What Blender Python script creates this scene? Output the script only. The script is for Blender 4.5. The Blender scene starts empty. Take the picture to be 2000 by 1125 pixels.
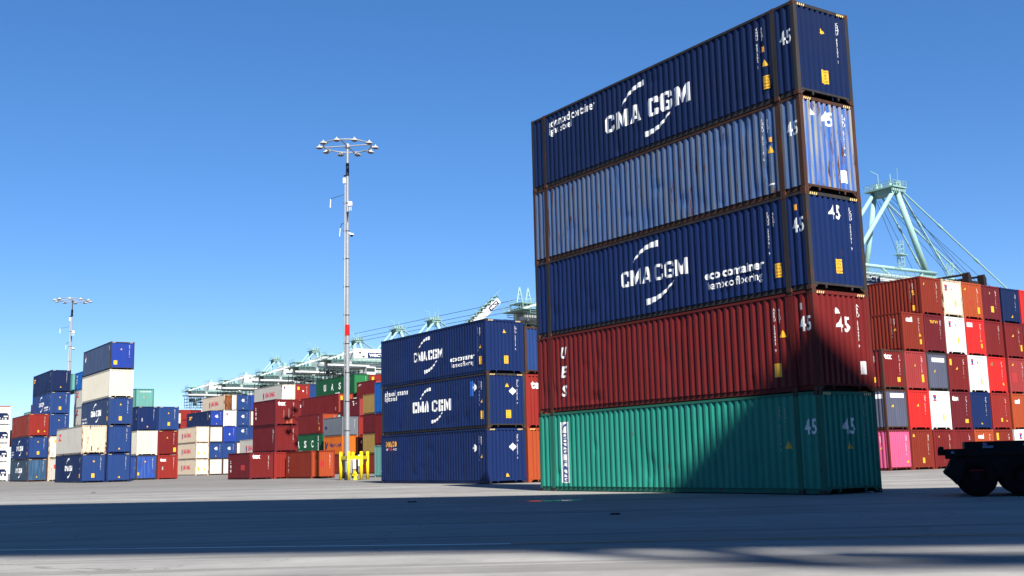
import bpy, bmesh, math, random
from mathutils import Vector, Matrix
R = math.radians
scn = bpy.context.scene
COL = scn.collection
random.seed(7)

# ------------------------------------------------------------------ camera, sky, sun, exposure
cam = bpy.data.cameras.new("camera")
cam.sensor_width = 36.0
cam.lens = 38.863
cam.clip_end = 6000
cam_ob = bpy.data.objects.new("camera", cam)
COL.objects.link(cam_ob)
PITCH, ROLL, EYE = 0.155923545, -0.0231693778, 1.1105
cp, sp, cr, sr = math.cos(PITCH), math.sin(PITCH), math.cos(ROLL), math.sin(ROLL)
fw = Vector((0, cp, sp)); up0 = Vector((0, -sp, cp)); rt0 = Vector((1, 0, 0))
rt = rt0 * cr + up0 * sr
up = up0 * cr - rt0 * sr
m = Matrix((rt, up, -fw)).transposed().to_4x4()
m.translation = Vector((0, 0, EYE))
cam_ob.matrix_world = m
scn.camera = cam_ob

SUN_TRAVEL = Vector((-0.3356, 1.062, -1.0))
world = bpy.data.worlds.new("World")
scn.world = world
world.use_nodes = True
nt = world.node_tree
for n in list(nt.nodes): nt.nodes.remove(n)
sky = nt.nodes.new("ShaderNodeTexSky")
sky.sky_type = 'NISHITA'
sky.sun_disc = False
sky.sun_elevation = math.atan2(1.0, math.hypot(SUN_TRAVEL.x, SUN_TRAVEL.y))
sky.sun_rotation = math.atan2(-SUN_TRAVEL.x, -SUN_TRAVEL.y)
sky.altitude = 0
sky.air_density = 0.7
sky.dust_density = 0.0
sky.ozone_density = 6.0
bg = nt.nodes.new("ShaderNodeBackground")
bg.inputs['Strength'].default_value = 0.05
wo = nt.nodes.new("ShaderNodeOutputWorld")
hsv = nt.nodes.new("ShaderNodeHueSaturation")      # the deep, clear blue of the day
hsv.inputs['Saturation'].default_value = 1.2
hsv.inputs['Value'].default_value = 2.2
hsv.inputs['Hue'].default_value = 0.508
nt.links.new(sky.outputs[0], hsv.inputs['Color'])
gam = nt.nodes.new("ShaderNodeGamma"); gam.inputs['Gamma'].default_value = 0.8
nt.links.new(hsv.outputs[0], gam.inputs['Color'])
nt.links.new(gam.outputs[0], bg.inputs[0])
nt.links.new(bg.outputs[0], wo.inputs[0])

sun = bpy.data.lights.new("sun", 'SUN')
sun.energy = 5.0
sun.angle = R(0.53)
sun.color = (1.0, 0.95, 0.87)
sun_ob = bpy.data.objects.new("sun", sun)
COL.objects.link(sun_ob)
sun_ob.location = (60, -200, 200)
sun_ob.rotation_euler = SUN_TRAVEL.to_track_quat('-Z', 'Y').to_euler()

scn.view_settings.view_transform = 'Standard'
scn.view_settings.look = 'None'
scn.view_settings.exposure = 1.3
scn.view_settings.gamma = 1.0

# ------------------------------------------------------------------ yard grid
YAW = 0.588917437
CN = Vector((8.53820884, 31.1074488, 0))
GA = Vector((math.cos(YAW), math.sin(YAW), 0))
GB = Vector((-math.sin(YAW), math.cos(YAW), 0))
def grid(a, b, z=0.0):
    p = CN + GA * a + GB * b
    return Vector((p.x, p.y, z))

# ------------------------------------------------------------------ object helpers
def link(o):
    COL.objects.link(o); return o
def empty(name, loc, rz=0.0):
    o = bpy.data.objects.new(name, None)
    o.empty_display_size = 0.3
    o.location = loc; o.rotation_euler = (0, 0, rz)
    return link(o)
def tag(o, label=None, cat=None, group=None, kind=None):
    if label: o['label'] = label
    if cat: o['category'] = cat
    if group: o['group'] = group
    if kind: o['kind'] = kind
    return o
def part(name, mesh, mats, parent=None, loc=None, rz=0.0):
    """one mesh object; materials sit on the object so that mesh data can be shared"""
    if not isinstance(mats, (list, tuple)): mats = [mats]
    while len(mesh.materials) < len(mats): mesh.materials.append(None)
    o = bpy.data.objects.new(name, mesh)
    link(o)
    for i, mt in enumerate(mats):
        o.material_slots[i].link = 'OBJECT'
        o.material_slots[i].material = mt
    if parent: o.parent = parent
    if loc is not None: o.location = loc
    if rz: o.rotation_euler = (0, 0, rz)
    return o
def copy_tree(o, parent=None):
    c = o.copy(); COL.objects.link(c)
    if parent: c.parent = parent
    for ch in list(o.children): copy_tree(ch, c)
    return c

class MB:
    """collects polygons, becomes one mesh"""
    def __init__(s): s.v = []; s.f = []; s.m = []
    def add(s, verts, faces, mat=0):
        k = len(s.v); s.v += [tuple(p) for p in verts]
        for f in faces: s.f.append(tuple(i + k for i in f)); s.m.append(mat)
        return s
    def box(s, x0, x1, y0, y1, z0, z1, mat=0):
        vs = [(x, y, z) for z in (z0, z1) for y in (y0, y1) for x in (x0, x1)]
        fs = [(0, 2, 3, 1), (4, 5, 7, 6), (0, 1, 5, 4), (2, 6, 7, 3), (0, 4, 6, 2), (1, 3, 7, 5)]
        return s.add(vs, fs, mat)
    def bar(s, p, q, w, h, mat=0, upv=(0, 0, 1)):
        p, q = Vector(p), Vector(q); d = (q - p).normalized(); u = Vector(upv)
        if abs(d.dot(u)) > 0.98: u = Vector((1, 0, 0))
        a = d.cross(u).normalized() * (w / 2); b = a.cross(d).normalized() * (h / 2)
        vs = [p - a - b, p + a - b, p + a + b, p - a + b, q - a - b, q + a - b, q + a + b, q - a + b]
        return s.add(vs, [(0, 1, 2, 3), (7, 6, 5, 4), (0, 4, 5, 1), (1, 5, 6, 2), (2, 6, 7, 3), (3, 7, 4, 0)], mat)
    def tube(s, p, q, r, r2=None, seg=10, mat=0, cap=True):
        if r2 is None: r2 = r
        p, q = Vector(p), Vector(q); d = (q - p).normalized()
        u = Vector((0, 0, 1)) if abs(d.z) < 0.95 else Vector((1, 0, 0))
        a = d.cross(u).normalized(); b = d.cross(a).normalized()
        vs = []
        for c, rr in ((p, r), (q, r2)):
            for i in range(seg):
                t = 2 * math.pi * i / seg
                vs.append(c + (a * math.cos(t) + b * math.sin(t)) * rr)
        fs = [(i, (i + 1) % seg, seg + (i + 1) % seg, seg + i) for i in range(seg)]
        if cap: fs += [tuple(range(seg - 1, -1, -1)), tuple(range(seg, 2 * seg))]
        return s.add(vs, fs, mat)
    def path(s, pts, r, seg=6, mat=0):
        for a, b in zip(pts[:-1], pts[1:]): s.tube(a, b, r, r, seg, mat, True)
        return s
    def prism(s, poly, y0, y1, mat=0):
        """polygon in x,z swept along y"""
        n = len(poly)
        vs = [(x, y0, z) for x, z in poly] + [(x, y1, z) for x, z in poly]
        fs = [tuple(range(n)), tuple(range(2 * n - 1, n - 1, -1))]
        fs += [(i, n + i, n + (i + 1) % n, (i + 1) % n) for i in range(n)]
        return s.add(vs, fs, mat)
    def lathe(s, prof, c=(0, 0, 0), seg=16, mat=0):
        vs = []; n = len(prof)
        for i in range(seg):
            t = 2 * math.pi * i / seg
            for r, z in prof: vs.append((c[0] + r * math.cos(t), c[1] + r * math.sin(t), c[2] + z))
        fs = []
        for i in range(seg):
            j = (i + 1) % seg
            for k in range(n - 1): fs.append((i * n + k, j * n + k, j * n + k + 1, i * n + k + 1))
        return s.add(vs, fs, mat)
    def mesh(s, name, smooth=False, recalc=True):
        me = bpy.data.meshes.new(name)
        me.from_pydata(s.v, [], s.f)
        for p, k in zip(me.polygons, s.m): p.material_index = k; p.use_smooth = smooth
        if recalc:
            b = bmesh.new(); b.from_mesh(me)
            bmesh.ops.recalc_face_normals(b, faces=b.faces)
            b.to_mesh(me); b.free()
        return me

# ------------------------------------------------------------------ materials
def new_mat(name):
    mt = bpy.data.materials.new(name); mt.use_nodes = True
    t = mt.node_tree
    return mt, t, t.nodes['Principled BSDF']
def N(t, kind, **kw):
    n = t.nodes.new(kind)
    for k, v in kw.items():
        if k in n.inputs: n.inputs[k].default_value = v
        else: setattr(n, k, v)
    return n
def mixc(t, fac, a, b, blend='MIX'):
    n = t.nodes.new('ShaderNodeMix'); n.data_type = 'RGBA'; n.blend_type = blend
    for sock, v in ((n.inputs[0], fac), (n.inputs[6], a), (n.inputs[7], b)):
        if hasattr(v, 'is_output'): t.links.new(v, sock)
        elif isinstance(v, (int, float)): sock.default_value = v
        else: sock.default_value = (v[0], v[1], v[2], 1)
    return n.outputs[2]
def ramp(t, src, a, b, v0=0.0, v1=1.0):
    n = t.nodes.new('ShaderNodeMapRange')
    n.inputs[1].default_value = a; n.inputs[2].default_value = b
    n.inputs[3].default_value = v0; n.inputs[4].default_value = v1
    t.links.new(src, n.inputs[0]); return n.outputs[0]
def coords(t, scale, rnd=True):
    tc = t.nodes.new('ShaderNodeTexCoord')
    mp = t.nodes.new('ShaderNodeMapping'); mp.inputs['Scale'].default_value = scale
    if rnd:
        oi = t.nodes.new('ShaderNodeObjectInfo')
        ml = N(t, 'ShaderNodeMath', operation='MULTIPLY'); ml.inputs[1].default_value = 60
        t.links.new(oi.outputs['Random'], ml.inputs[0])
        ad = N(t, 'ShaderNodeVectorMath', operation='ADD')
        cb = t.nodes.new('ShaderNodeCombineXYZ')
        for i in range(3): t.links.new(ml.outputs[0], cb.inputs[i])
        t.links.new(tc.outputs['Object'], ad.inputs[0]); t.links.new(cb.outputs[0], ad.inputs[1])
        t.links.new(ad.outputs[0], mp.inputs[0])
    else:
        t.links.new(tc.outputs['Object'], mp.inputs[0])
    return mp.outputs[0]
def noise(t, vec, scale, detail=4, rough=0.6):
    n = t.nodes.new('ShaderNodeTexNoise')
    n.inputs['Scale'].default_value = scale; n.inputs['Detail'].default_value = detail
    n.inputs['Roughness'].default_value = rough
    t.links.new(vec, n.inputs['Vector']); return n.outputs['Fac']

_paints = {}
def paint(name, base, rust=0.25, chalk=0.2, rough=0.5, chalk_col=None, rs_scale=(2.2, 2.2, 0.9), crest=None):
    """weathered sprayed steel: chalked streaks, scuffs and rust"""
    if name in _paints: return _paints[name]
    K = 0.60                                    # scales every paint colour to suit the exposure
    base = tuple(c * K for c in base)
    if chalk_col: chalk_col = tuple(c * K for c in chalk_col)
    mt, t, p = new_mat(name)
    streak = noise(t, coords(t, (5, 5, 0.35)), 1.0, 5)
    cloud = noise(t, coords(t, (0.5, 0.5, 0.5)), 1.0, 3)
    cc = chalk_col or tuple(min(1, c * 1.3 + 0.012) for c in base)
    c1 = mixc(t, ramp(t, streak, 0.46, 0.72, 0, chalk), base, cc)
    c2 = mixc(t, ramp(t, cloud, 0.35, 0.7, 0, 0.3), c1, tuple(c * 0.72 for c in base))
    grime = noise(t, coords(t, (8, 8, 0.6)), 1.0, 6, 0.7)
    c3 = mixc(t, ramp(t, grime, 0.6, 0.8, 0, 0.25), c2, (0.05, 0.045, 0.04))
    if crest:                                   # paint rubbed and chalked on the outer faces of the ribs
        axis, lo, hi, ccol = crest
        tc = t.nodes.new('ShaderNodeTexCoord'); sx = t.nodes.new('ShaderNodeSeparateXYZ'); t.links.new(tc.outputs['Object'], sx.inputs[0])
        ab = N(t, 'ShaderNodeMath', operation='ABSOLUTE'); t.links.new(sx.outputs[axis], ab.inputs[0])
        mm = N(t, 'ShaderNodeMath', operation='MULTIPLY'); t.links.new(ramp(t, ab.outputs[0], lo, hi), mm.inputs[0])
        t.links.new(ramp(t, noise(t, coords(t, (6, 6, 0.5)), 1.0, 4), 0.36, 0.6, 0.1, 1.0), mm.inputs[1])
        c3 = mixc(t, mm.outputs[0], c3, tuple(c * K for c in ccol))
    rn = noise(t, coords(t, rs_scale), 1.0, 9, 0.72)
    rs = noise(t, coords(t, (9, 9, 1.2)), 1.0, 4, 0.6)
    ad = N(t, 'ShaderNodeMath', operation='MULTIPLY_ADD'); t.links.new(rs, ad.inputs[0]); ad.inputs[1].default_value = 0.45
    t.links.new(rn, ad.inputs[2])
    th = 1.02 - 0.36 * rust
    mask = ramp(t, ad.outputs[0], th, th + 0.05)
    rc = mixc(t, ramp(t, rn, 0.5, 0.75), (0.092, 0.032, 0.014), (0.036, 0.015, 0.010))
    c4 = mixc(t, mask, c3, rc)
    t.links.new(c4, p.inputs['Base Color'])
    t.links.new(ramp(t, cloud, 0.3, 0.7, rough - 0.08, rough + 0.14), p.inputs['Roughness'])
    p.inputs['Specular IOR Level'].default_value = 0.12
    _paints[name] = mt; return mt
def plain(name, base, rough=0.55, metal=0.0, var=0.25, scale=3.0):
    if name in _paints: return _paints[name]
    base = tuple(c * 0.8 for c in base)
    mt, t, p = new_mat(name)
    n1 = noise(t, coords(t, (scale,) * 3), 1.0, 5)
    c = mixc(t, ramp(t, n1, 0.35, 0.7, 0, var), base, tuple(x * 0.6 for x in base))
    t.links.new(c, p.inputs['Base Color'])
    p.inputs['Roughness'].default_value = rough; p.inputs['Metallic'].default_value = metal; p.inputs['Specular IOR Level'].default_value = 0.2
    _paints[name] = mt; return mt
def decal(name, base, wear=0.3):
    if name in _paints: return _paints[name]
    base = tuple(c * 0.8 for c in base)
    mt, t, p = new_mat(name)
    n1 = noise(t, coords(t, (14, 14, 6)), 1.0, 5, 0.7)
    c = mixc(t, ramp(t, n1, 0.5, 0.75, 0, wear), base, tuple(x * 0.45 for x in base))
    t.links.new(c, p.inputs['Base Color']); p.inputs['Roughness'].default_value = 0.5
    _paints[name] = mt; return mt

NAVY = (0.009, 0.022, 0.085); NAVY2 = (0.010, 0.027, 0.115); BLUE = (0.018, 0.062, 0.245)
PT = {
 'navy': paint('navy_steel', NAVY, 0.22, 0.15),
 'navy2': paint('dark_blue_steel', NAVY2, 0.25, 0.15),
 'navyrust': paint('navy_rusty_steel', NAVY, 0.42, 0.35),
 'blue': paint('blue_steel', (0.022, 0.060, 0.21), 0.3, 0.35),
 'slate': paint('slate_blue_steel', (0.035, 0.062, 0.10), 0.3, 0.4),
 'fade': paint('faded_navy_steel', (0.030, 0.052, 0.125), 0.25, 0.4),
 'steelblue': paint('steel_blue_streaked', (0.035, 0.095, 0.19), 0.35, 0.8, chalk_col=(0.12, 0.22, 0.34)),
 'bright': paint('bright_blue_steel', (0.012, 0.125, 0.46), 0.2, 0.25),
 'royal': paint('royal_blue_rusty', (0.028, 0.085, 0.40), 0.52, 0.6, chalk_col=(0.16, 0.26, 0.5), rs_scale=(4, 4, 0.8)),
 'royal2': paint('royal_blue', (0.022, 0.06, 0.36), 0.25, 0.2),
 'pale': paint('worn_pale_blue', (0.062, 0.135, 0.33), 0.55, 0.4, 0.62, chalk_col=(0.17, 0.23, 0.33), rs_scale=(7, 7, 0.8), crest=('X', 1.185, 1.205, (0.15, 0.17, 0.20))),
 'vivid': paint('worn_vivid_blue', (0.04, 0.16, 0.56), 0.66, 0.6, 0.6, chalk_col=(0.26, 0.28, 0.30), rs_scale=(7, 7, 0.75), crest=('Y', 6.815, 6.84, (0.36, 0.36, 0.33))),
 'worn': paint('weathered_blue', (0.055, 0.085, 0.17), 0.35, 0.6, 0.6),
 'dred': paint('dark_red_steel', (0.19, 0.018, 0.018), 0.25, 0.3),
 'dred2': paint('maroon_steel', (0.145, 0.016, 0.022), 0.25, 0.35),
 'red': paint('red_steel', (0.30, 0.028, 0.022), 0.28, 0.3),
 'redbrown': paint('rust_red_steel', (0.235, 0.031, 0.017), 0.35, 0.25),
 'orange': paint('orange_red_steel', (0.42, 0.075, 0.025), 0.3, 0.3),
 'hot': paint('bright_orange_steel', (0.70, 0.16, 0.018), 0.2, 0.25),
 'scarlet': paint('scarlet_steel', (0.62, 0.028, 0.025), 0.15, 0.2),
 'pinkred': paint('faded_red_steel', (0.34, 0.045, 0.045), 0.25, 0.5),
 'rustdoor': paint('rusted_panel', (0.30, 0.10, 0.03), 0.9, 0.6),
 'pink': paint('pink_steel', (0.72, 0.12, 0.26), 0.12, 0.2),
 'cream': paint('cream_steel', (0.78, 0.73, 0.60), 0.12, 0.2),
 'creamrust': paint('cream_rusty_steel', (0.74, 0.66, 0.52), 0.52, 0.4, chalk_col=(0.60, 0.36, 0.18)),
 'white': paint('white_steel', (0.80, 0.80, 0.77), 0.12, 0.15),
 'whiterust': paint('white_rusty_steel', (0.78, 0.74, 0.66), 0.46, 0.3, chalk_col=(0.62, 0.40, 0.22)),
 'greyw': paint('grey_white_steel', (0.55, 0.53, 0.48), 0.35, 0.3),
 'reefer': paint('warm_white_reefer', (0.72, 0.60, 0.45), 0.38, 0.35, chalk_col=(0.62, 0.42, 0.24)),
 'teal': paint('teal_green_steel', (0.03, 0.34, 0.245), 0.34, 0.35),
 'paleteal': paint('pale_teal_steel', (0.16, 0.40, 0.36), 0.28, 0.4),
 'green': paint('dark_green_steel', (0.014, 0.105, 0.042), 0.2, 0.2),
 'green_sunlit': paint('sunlit_green_steel', (0.03, 0.22, 0.07), 0.2, 0.2),  # sunlit copy of the dark green, for one container end
 'grey': paint('grey_steel', (0.17, 0.19, 0.22), 0.25, 0.3),
 'greyblue': paint('grey_blue_steel', (0.105, 0.115, 0.175), 0.3, 0.5),
 'tan': paint('tan_steel', (0.40, 0.26, 0.075), 0.2, 0.25),
}
RUSTPOST = {
 'navy': paint('rusty_dark_frame', (0.040, 0.037, 0.040), 0.5, 0.5, 0.65, chalk_col=(0.10, 0.085, 0.075)),
 'brown': paint('rust_brown_frame', (0.07, 0.034, 0.024), 0.62, 0.5, 0.7),
 'green': paint('rusty_green_frame', (0.03, 0.21, 0.145), 0.5, 0.55, 0.65, chalk_col=(0.09, 0.10, 0.05), rs_scale=(5, 5, 0.8)),
 'red': paint('rusty_red_frame', (0.165, 0.020, 0.018), 0.5, 0.5, 0.65, chalk_col=(0.09, 0.045, 0.03), rs_scale=(5, 5, 0.8)),
 'white': paint('rusty_white_frame', (0.62, 0.50, 0.36), 0.7, 0.5, 0.6, chalk_col=(0.5, 0.25, 0.10)),
}
DARK = plain('dark_underside_steel', (0.02, 0.018, 0.018), 0.8)
CAST = paint('rusted_corner_casting', (0.11, 0.042, 0.024), 0.7, 0.4, 0.75)
CASTB = paint('weathered_corner_casting', (0.045, 0.030, 0.028), 0.6, 0.4, 0.75)
D = {'w': decal('white_lettering', (0.80, 0.80, 0.78)), 'y': decal('yellow_label', (0.78, 0.42, 0.02)),
     'k': decal('black_lettering', (0.012, 0.012, 0.014)), 'r': decal('crimson_lettering', (0.50, 0.012, 0.05)),
     'b': decal('blue_lettering', (0.010, 0.05, 0.20)), 'n': decal('navy_lettering', (0.01, 0.016, 0.10)),
     'o': decal('orange_lettering', (0.75, 0.33, 0.03)), 'g': decal('green_label', (0.02, 0.25, 0.10)),
     'dim': decal('faded_white_lettering', (0.36, 0.37, 0.37)), 'rs': decal('red_stamp', (0.55, 0.03, 0.02)),
     'hz': decal('pale_yellow_stripes', (0.70, 0.52, 0.20), 0.6), 'p': decal('orange_patch', (0.50, 0.10, 0.04)), 'pr': decal('red_patch', (0.36, 0.02, 0.018)),
     'bp': decal('blue_patch', (0.01, 0.10, 0.42))}

# ------------------------------------------------------------------ 2-D artwork for lettering
_tx = {}
def text2d(s, bold=0.0, line=1.0):
    key = (s, bold, line)
    if key in _tx: return _tx[key]
    cu = bpy.data.curves.new('tmp', 'FONT'); cu.body = s; cu.size = 1; cu.offset = bold
    cu.resolution_u = 2; cu.fill_mode = 'FRONT'; cu.space_line = line
    ob = bpy.data.objects.new('tmp', cu); COL.objects.link(ob)
    dg = bpy.context.evaluated_depsgraph_get()
    me = ob.evaluated_get(dg).to_mesh()
    vs = [(v.co.x, v.co.y) for v in me.vertices]; fs = [tuple(p.vertices) for p in me.polygons]
    ob.evaluated_get(dg).to_mesh_clear()
    bpy.data.objects.remove(ob); bpy.data.curves.remove(cu)
    _tx[key] = (vs, fs); return vs, fs
def fit(art, u0, v0, w=None, h=None):
    """scale artwork so its box starts at u0,v0 and is w by h"""
    vs, fs = art
    x0 = min(x for x, y in vs); x1 = max(x for x, y in vs); y0 = min(y for x, y in vs); y1 = max(y for x, y in vs)
    sx = w / (x1 - x0) if w else None; sy = h / (y1 - y0) if h else None
    sx = sx or sy; sy = sy or sx
    return [(u0 + (x - x0) * sx, v0 + (y - y0) * sy) for x, y in vs], fs
def rect(u, v, w, h): return [(u, v), (u + w, v), (u + w, v + h), (u, v + h)], [(0, 1, 2, 3)]
def tri(u, v, s): return [(u - s / 2, v), (u + s / 2, v), (u, v + s * 0.92)], [(0, 1, 2)]
def diamond(u, v, s): return [(u, v - s), (u + s, v), (u, v + s), (u - s, v)], [(0, 1, 2, 3)]
def merge(*arts):
    V, Fc = [], []
    for vs, fs in arts:
        k = len(V); V += list(vs); Fc += [tuple(i + k for i in f) for f in fs]
    return V, Fc
def swoosh(u0, v0, u1, v1, bulge, w0, w1, n=9):
    """tapering arc from (u0,v0) to (u1,v1)"""
    d = Vector((u1 - u0, v1 - v0)); nn = Vector((-d.y, d.x)).normalized()
    L, Rr = [], []
    for i in range(n + 1):
        t = i / n
        c = Vector((u0, v0)) + d * t + nn * bulge * math.sin(math.pi * t)
        tg = (d + nn * bulge * math.pi * math.cos(math.pi * t)).normalized(); s = Vector((-tg.y, tg.x))
        w = (w0 + (w1 - w0) * t) / 2
        L.append(c + s * w); Rr.append(c - s * w)
    vs = [tuple(p) for p in L + Rr]
    return vs, [(i, n + 1 + i, n + 2 + i, i + 1) for i in range(n)]

# ------------------------------------------------------------------ containers
CW, HC, ST = 2.438, 2.896, 2.591
L20, L40, L45 = 6.058, 12.192, 13.716
def waves(a, b, pitch, crest, slope, d0, d1):
    n = max(2, round((b - a) / pitch)); p = (b - a) / (n + crest)
    out = [(a, d0)]
    for k in range(n):
        s = a + k * p
        out += [(s + crest * p, d0), (s + (crest + slope) * p, d1), (s + (1 - slope) * p, d1), (s + p, d0)]
    out.append((b, d0))
    return out
def side_segments(L):
    if L > 13: return [(0.13, 0.762), (0.962, L - 0.962), (L - 0.762, L - 0.13)]
    return [(0.13, L - 0.13)]
def side_profile(L, flat=False):
    """break points (y, depth) of the long side"""
    if flat: return [[(0.13, 0.012), (L - 0.13, 0.012)]]
    return [waves(a, b, 0.278, 0.29, 0.25, 0.010, 0.043) for a, b in side_segments(L)]
def end_profile(flat=False):
    if flat: return [[(0.13, 0.012), (CW - 0.13, 0.012)]]
    return [waves(0.13, CW - 0.13, 0.242, 0.42, 0.13, 0.012, 0.062)]
_cm = {}
def container_meshes(L, H, flat=False):
    key = (L, H, flat)
    if key in _cm: return _cm[key]
    out = {}
    ox, oy = -CW / 2, -L / 2
    zb, zt = 0.175, H - 0.085
    def panel(segs, to):
        mb = MB()
        for pts in segs:
            vs = []
            for s, d in pts: vs += [to(s, d, zb), to(s, d, zt)]
            k = len(pts)
            mb.add(vs, [(2 * i, 2 * i + 2, 2 * i + 3, 2 * i + 1) for i in range(k - 1)])
            vs2 = []
            for s, d in pts: vs2 += [to(s, d, zb), to(s, 0.06, zb)]
            mb.add(vs2, [(2 * i, 2 * i + 1, 2 * i + 3, 2 * i + 2) for i in range(k - 1)])
        return mb
    sp_ = side_profile(L, flat)
    out['left'] = panel(sp_, lambda s, d, z: (ox + d, oy + s, z)).mesh('side_panel', recalc=False)
    out['right'] = panel(sp_, lambda s, d, z: (-ox - d, oy + s, z)).mesh('side_panel', recalc=False)
    zb, zt = 0.215, H - 0.115
    ep = end_profile(flat)
    out['end'] = panel(ep, lambda s, d, z: (ox + s, oy + d, z)).mesh('end_panel', recalc=False)
    mb = MB()
    for x0, x1 in ((ox + 0.1, -0.01), (0.01, -ox - 0.1)):
        mb.box(x0, x1, -oy - 0.06, -oy - 0.02, 0.2, H - 0.1)
        for f in (0.3, 0.7):
            mb.tube((x0 + (x1 - x0) * f, -oy - 0.005, 0.15), (x0 + (x1 - x0) * f, -oy - 0.005, H - 0.1), 0.02, seg=6)
    out['door'] = mb.mesh('rear_door')
    mb = MB(); mb.box(ox + 0.05, -ox - 0.05, oy + 0.07, -oy - 0.07, H - 0.05, H - 0.012)
    out['roof'] = mb.mesh('roof_panel')
    fr = MB()
    for sx in (-1, 1):
        X = lambda x: sx * (CW / 2 - x)
        def bx(x0, x1, y0, y1, z0, z1, m_=0): fr.box(min(X(x0), X(x1)), max(X(x0), X(x1)), y0, y1, z0, z1, m_)
        bx(0.050, 0.11, oy + 0.17, -oy - 0.17, 0.03, 0.172)           # bottom side rail, set back
        bx(0.002, 0.07, oy + 0.17, -oy - 0.17, H - 0.09, H - 0.012)   # top side rail
        for sy in (-1, 1):
            y0, y1 = sy * (L / 2 - 0.004), sy * (L / 2 - 0.135)
            bx(0.004, 0.15, min(y0, y1), max(y0, y1), 0.12, H - 0.12)  # corner post
        if L > 13:
            for yy in (oy + 0.772, -oy - 0.952):
                bx(0.004, 0.10, yy, yy + 0.18, 0.12, H - 0.12)         # posts at the 40 foot lifting points
    for sy in (-1, 1):
        def by(x0, x1, d0, d1, z0, z1, m_=0):
            a, b = sy * (L / 2 - d0), sy * (L / 2 - d1); fr.box(x0, x1, min(a, b), max(a, b), z0, z1, m_)
        by(ox + 0.165, -ox - 0.165, 0.012, 0.10, 0.150, 0.214)         # bottom end rail
        by(ox + 0.165, -ox - 0.165, 0.003, 0.09, H - 0.118, H - 0.02)  # header
        by(ox + 0.165, -ox - 0.165, 0.30, 0.34, 0.02, 0.15, 1)
        for sx in (-1, 1):                                             # gussets and hook lugs
            g = sx * (CW / 2 - 0.165)
            vs = [(g, 0.150), (g, 0.02), (g - sx * 0.17, 0.150)]
            ya, yb = sy * (L / 2 - 0.02), sy * (L / 2 - 0.09)
            fr.prism(vs, min(ya, yb), max(ya, yb))
            g = sx * 0.56
            vs = [(g - 0.05, 0.150), (g + 0.05, 0.150), (g + 0.022, 0.05), (g - 0.022, 0.05)]
            fr.prism(vs, min(ya, yb), max(ya, yb))
    fr.box(ox + 0.12, -ox - 0.12, oy + 0.36, -oy - 0.36, 0.12, 0.16, 1)   # floor
    def cast():
        c = MB(); a, b, h = 0.089, 0.081, 0.118
        # block with a dark slot on every outer face
        c.box(-b, b, -a, a, 0, h)
        for s in (-1, 1):
            c.box(-0.026, 0.026, s * (a + 0.001) - 0.002, s * (a + 0.001) + 0.002, 0.026, 0.094, 1)
            c.box(s * (b + 0.001) - 0.002, s * (b + 0.001) + 0.002, -0.03, 0.03, 0.026, 0.094, 1)
        return c.mesh('corner_casting')
    if 'cast' not in _cm: _cm['cast'] = cast()
    out['cast'] = _cm['cast']
    ys = [oy + 0.089, -oy - 0.089] + ([oy + 0.762 + 0.09, -oy - 0.762 - 0.09] if L > 13 else [])
    out['cast_pos'] = [(sx * (CW / 2 - 0.081), y, z) for sx in (-1, 1) for y in ys for z in (0.0, H - 0.118)]
    out['frame'] = fr.mesh('frame')
    for x, y, z in out['cast_pos']: fr.box(x - 0.081, x + 0.081, y - 0.089, y + 0.089, z, z + 0.118, 2)
    out['frame_far'] = fr.mesh('frame')
    _cm[key] = out; return out

def interp(pts, s):
    for (a, da), (b, db) in zip(pts[:-1], pts[1:]):
        if a - 1e-6 <= s <= b + 1e-6: return da + (db - da) * ((s - a) / (b - a) if b > a else 0)
    return 0.002
def dented_side(L, H, seed):
    """the near side with the knocks of its working life: a few shallow dents pushed inward"""
    r = random.Random(seed); zb, zt = 0.175, H - 0.085
    dents = [(r.uniform(0.4, L - 0.4), r.choice((r.uniform(0.3, 0.9), r.uniform(0.3, 2.6))), r.uniform(0.10, 0.35), r.uniform(0.15, 0.5), r.uniform(0.012, 0.035)) for _ in range(16)]
    nz = 16; mb = MB()
    for pts in side_profile(L):
        P = []
        for (s0, d0), (s1, d1) in zip(pts[:-1], pts[1:]): P += [(s0, d0), ((s0 + s1) / 2, (d0 + d1) / 2)]
        P.append(pts[-1]); vs = []
        for s_, d in P:
            for k in range(nz + 1):
                z = zb + (zt - zb) * k / nz
                q = sum(h * math.exp(-((s_ - c) / w) ** 2 - ((z - zz) / v) ** 2) for c, zz, w, v, h in dents)
                vs.append((-CW / 2 + d + min(q, 0.04), -L / 2 + s_, z))
        n = nz + 1
        mb.add(vs, [(i * n + k, (i + 1) * n + k, (i + 1) * n + k + 1, i * n + k + 1) for i in range(len(P) - 1) for k in range(nz)])
        vs = []
        for s_, d in pts: vs += [(-CW / 2 + d, -L / 2 + s_, zb), (-CW / 2 + 0.06, -L / 2 + s_, zb)]
        mb.add(vs, [(2 * i, 2 * i + 1, 2 * i + 3, 2 * i + 2) for i in range(len(pts) - 1)])
    return mb.mesh('side_panel', recalc=False)
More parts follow.
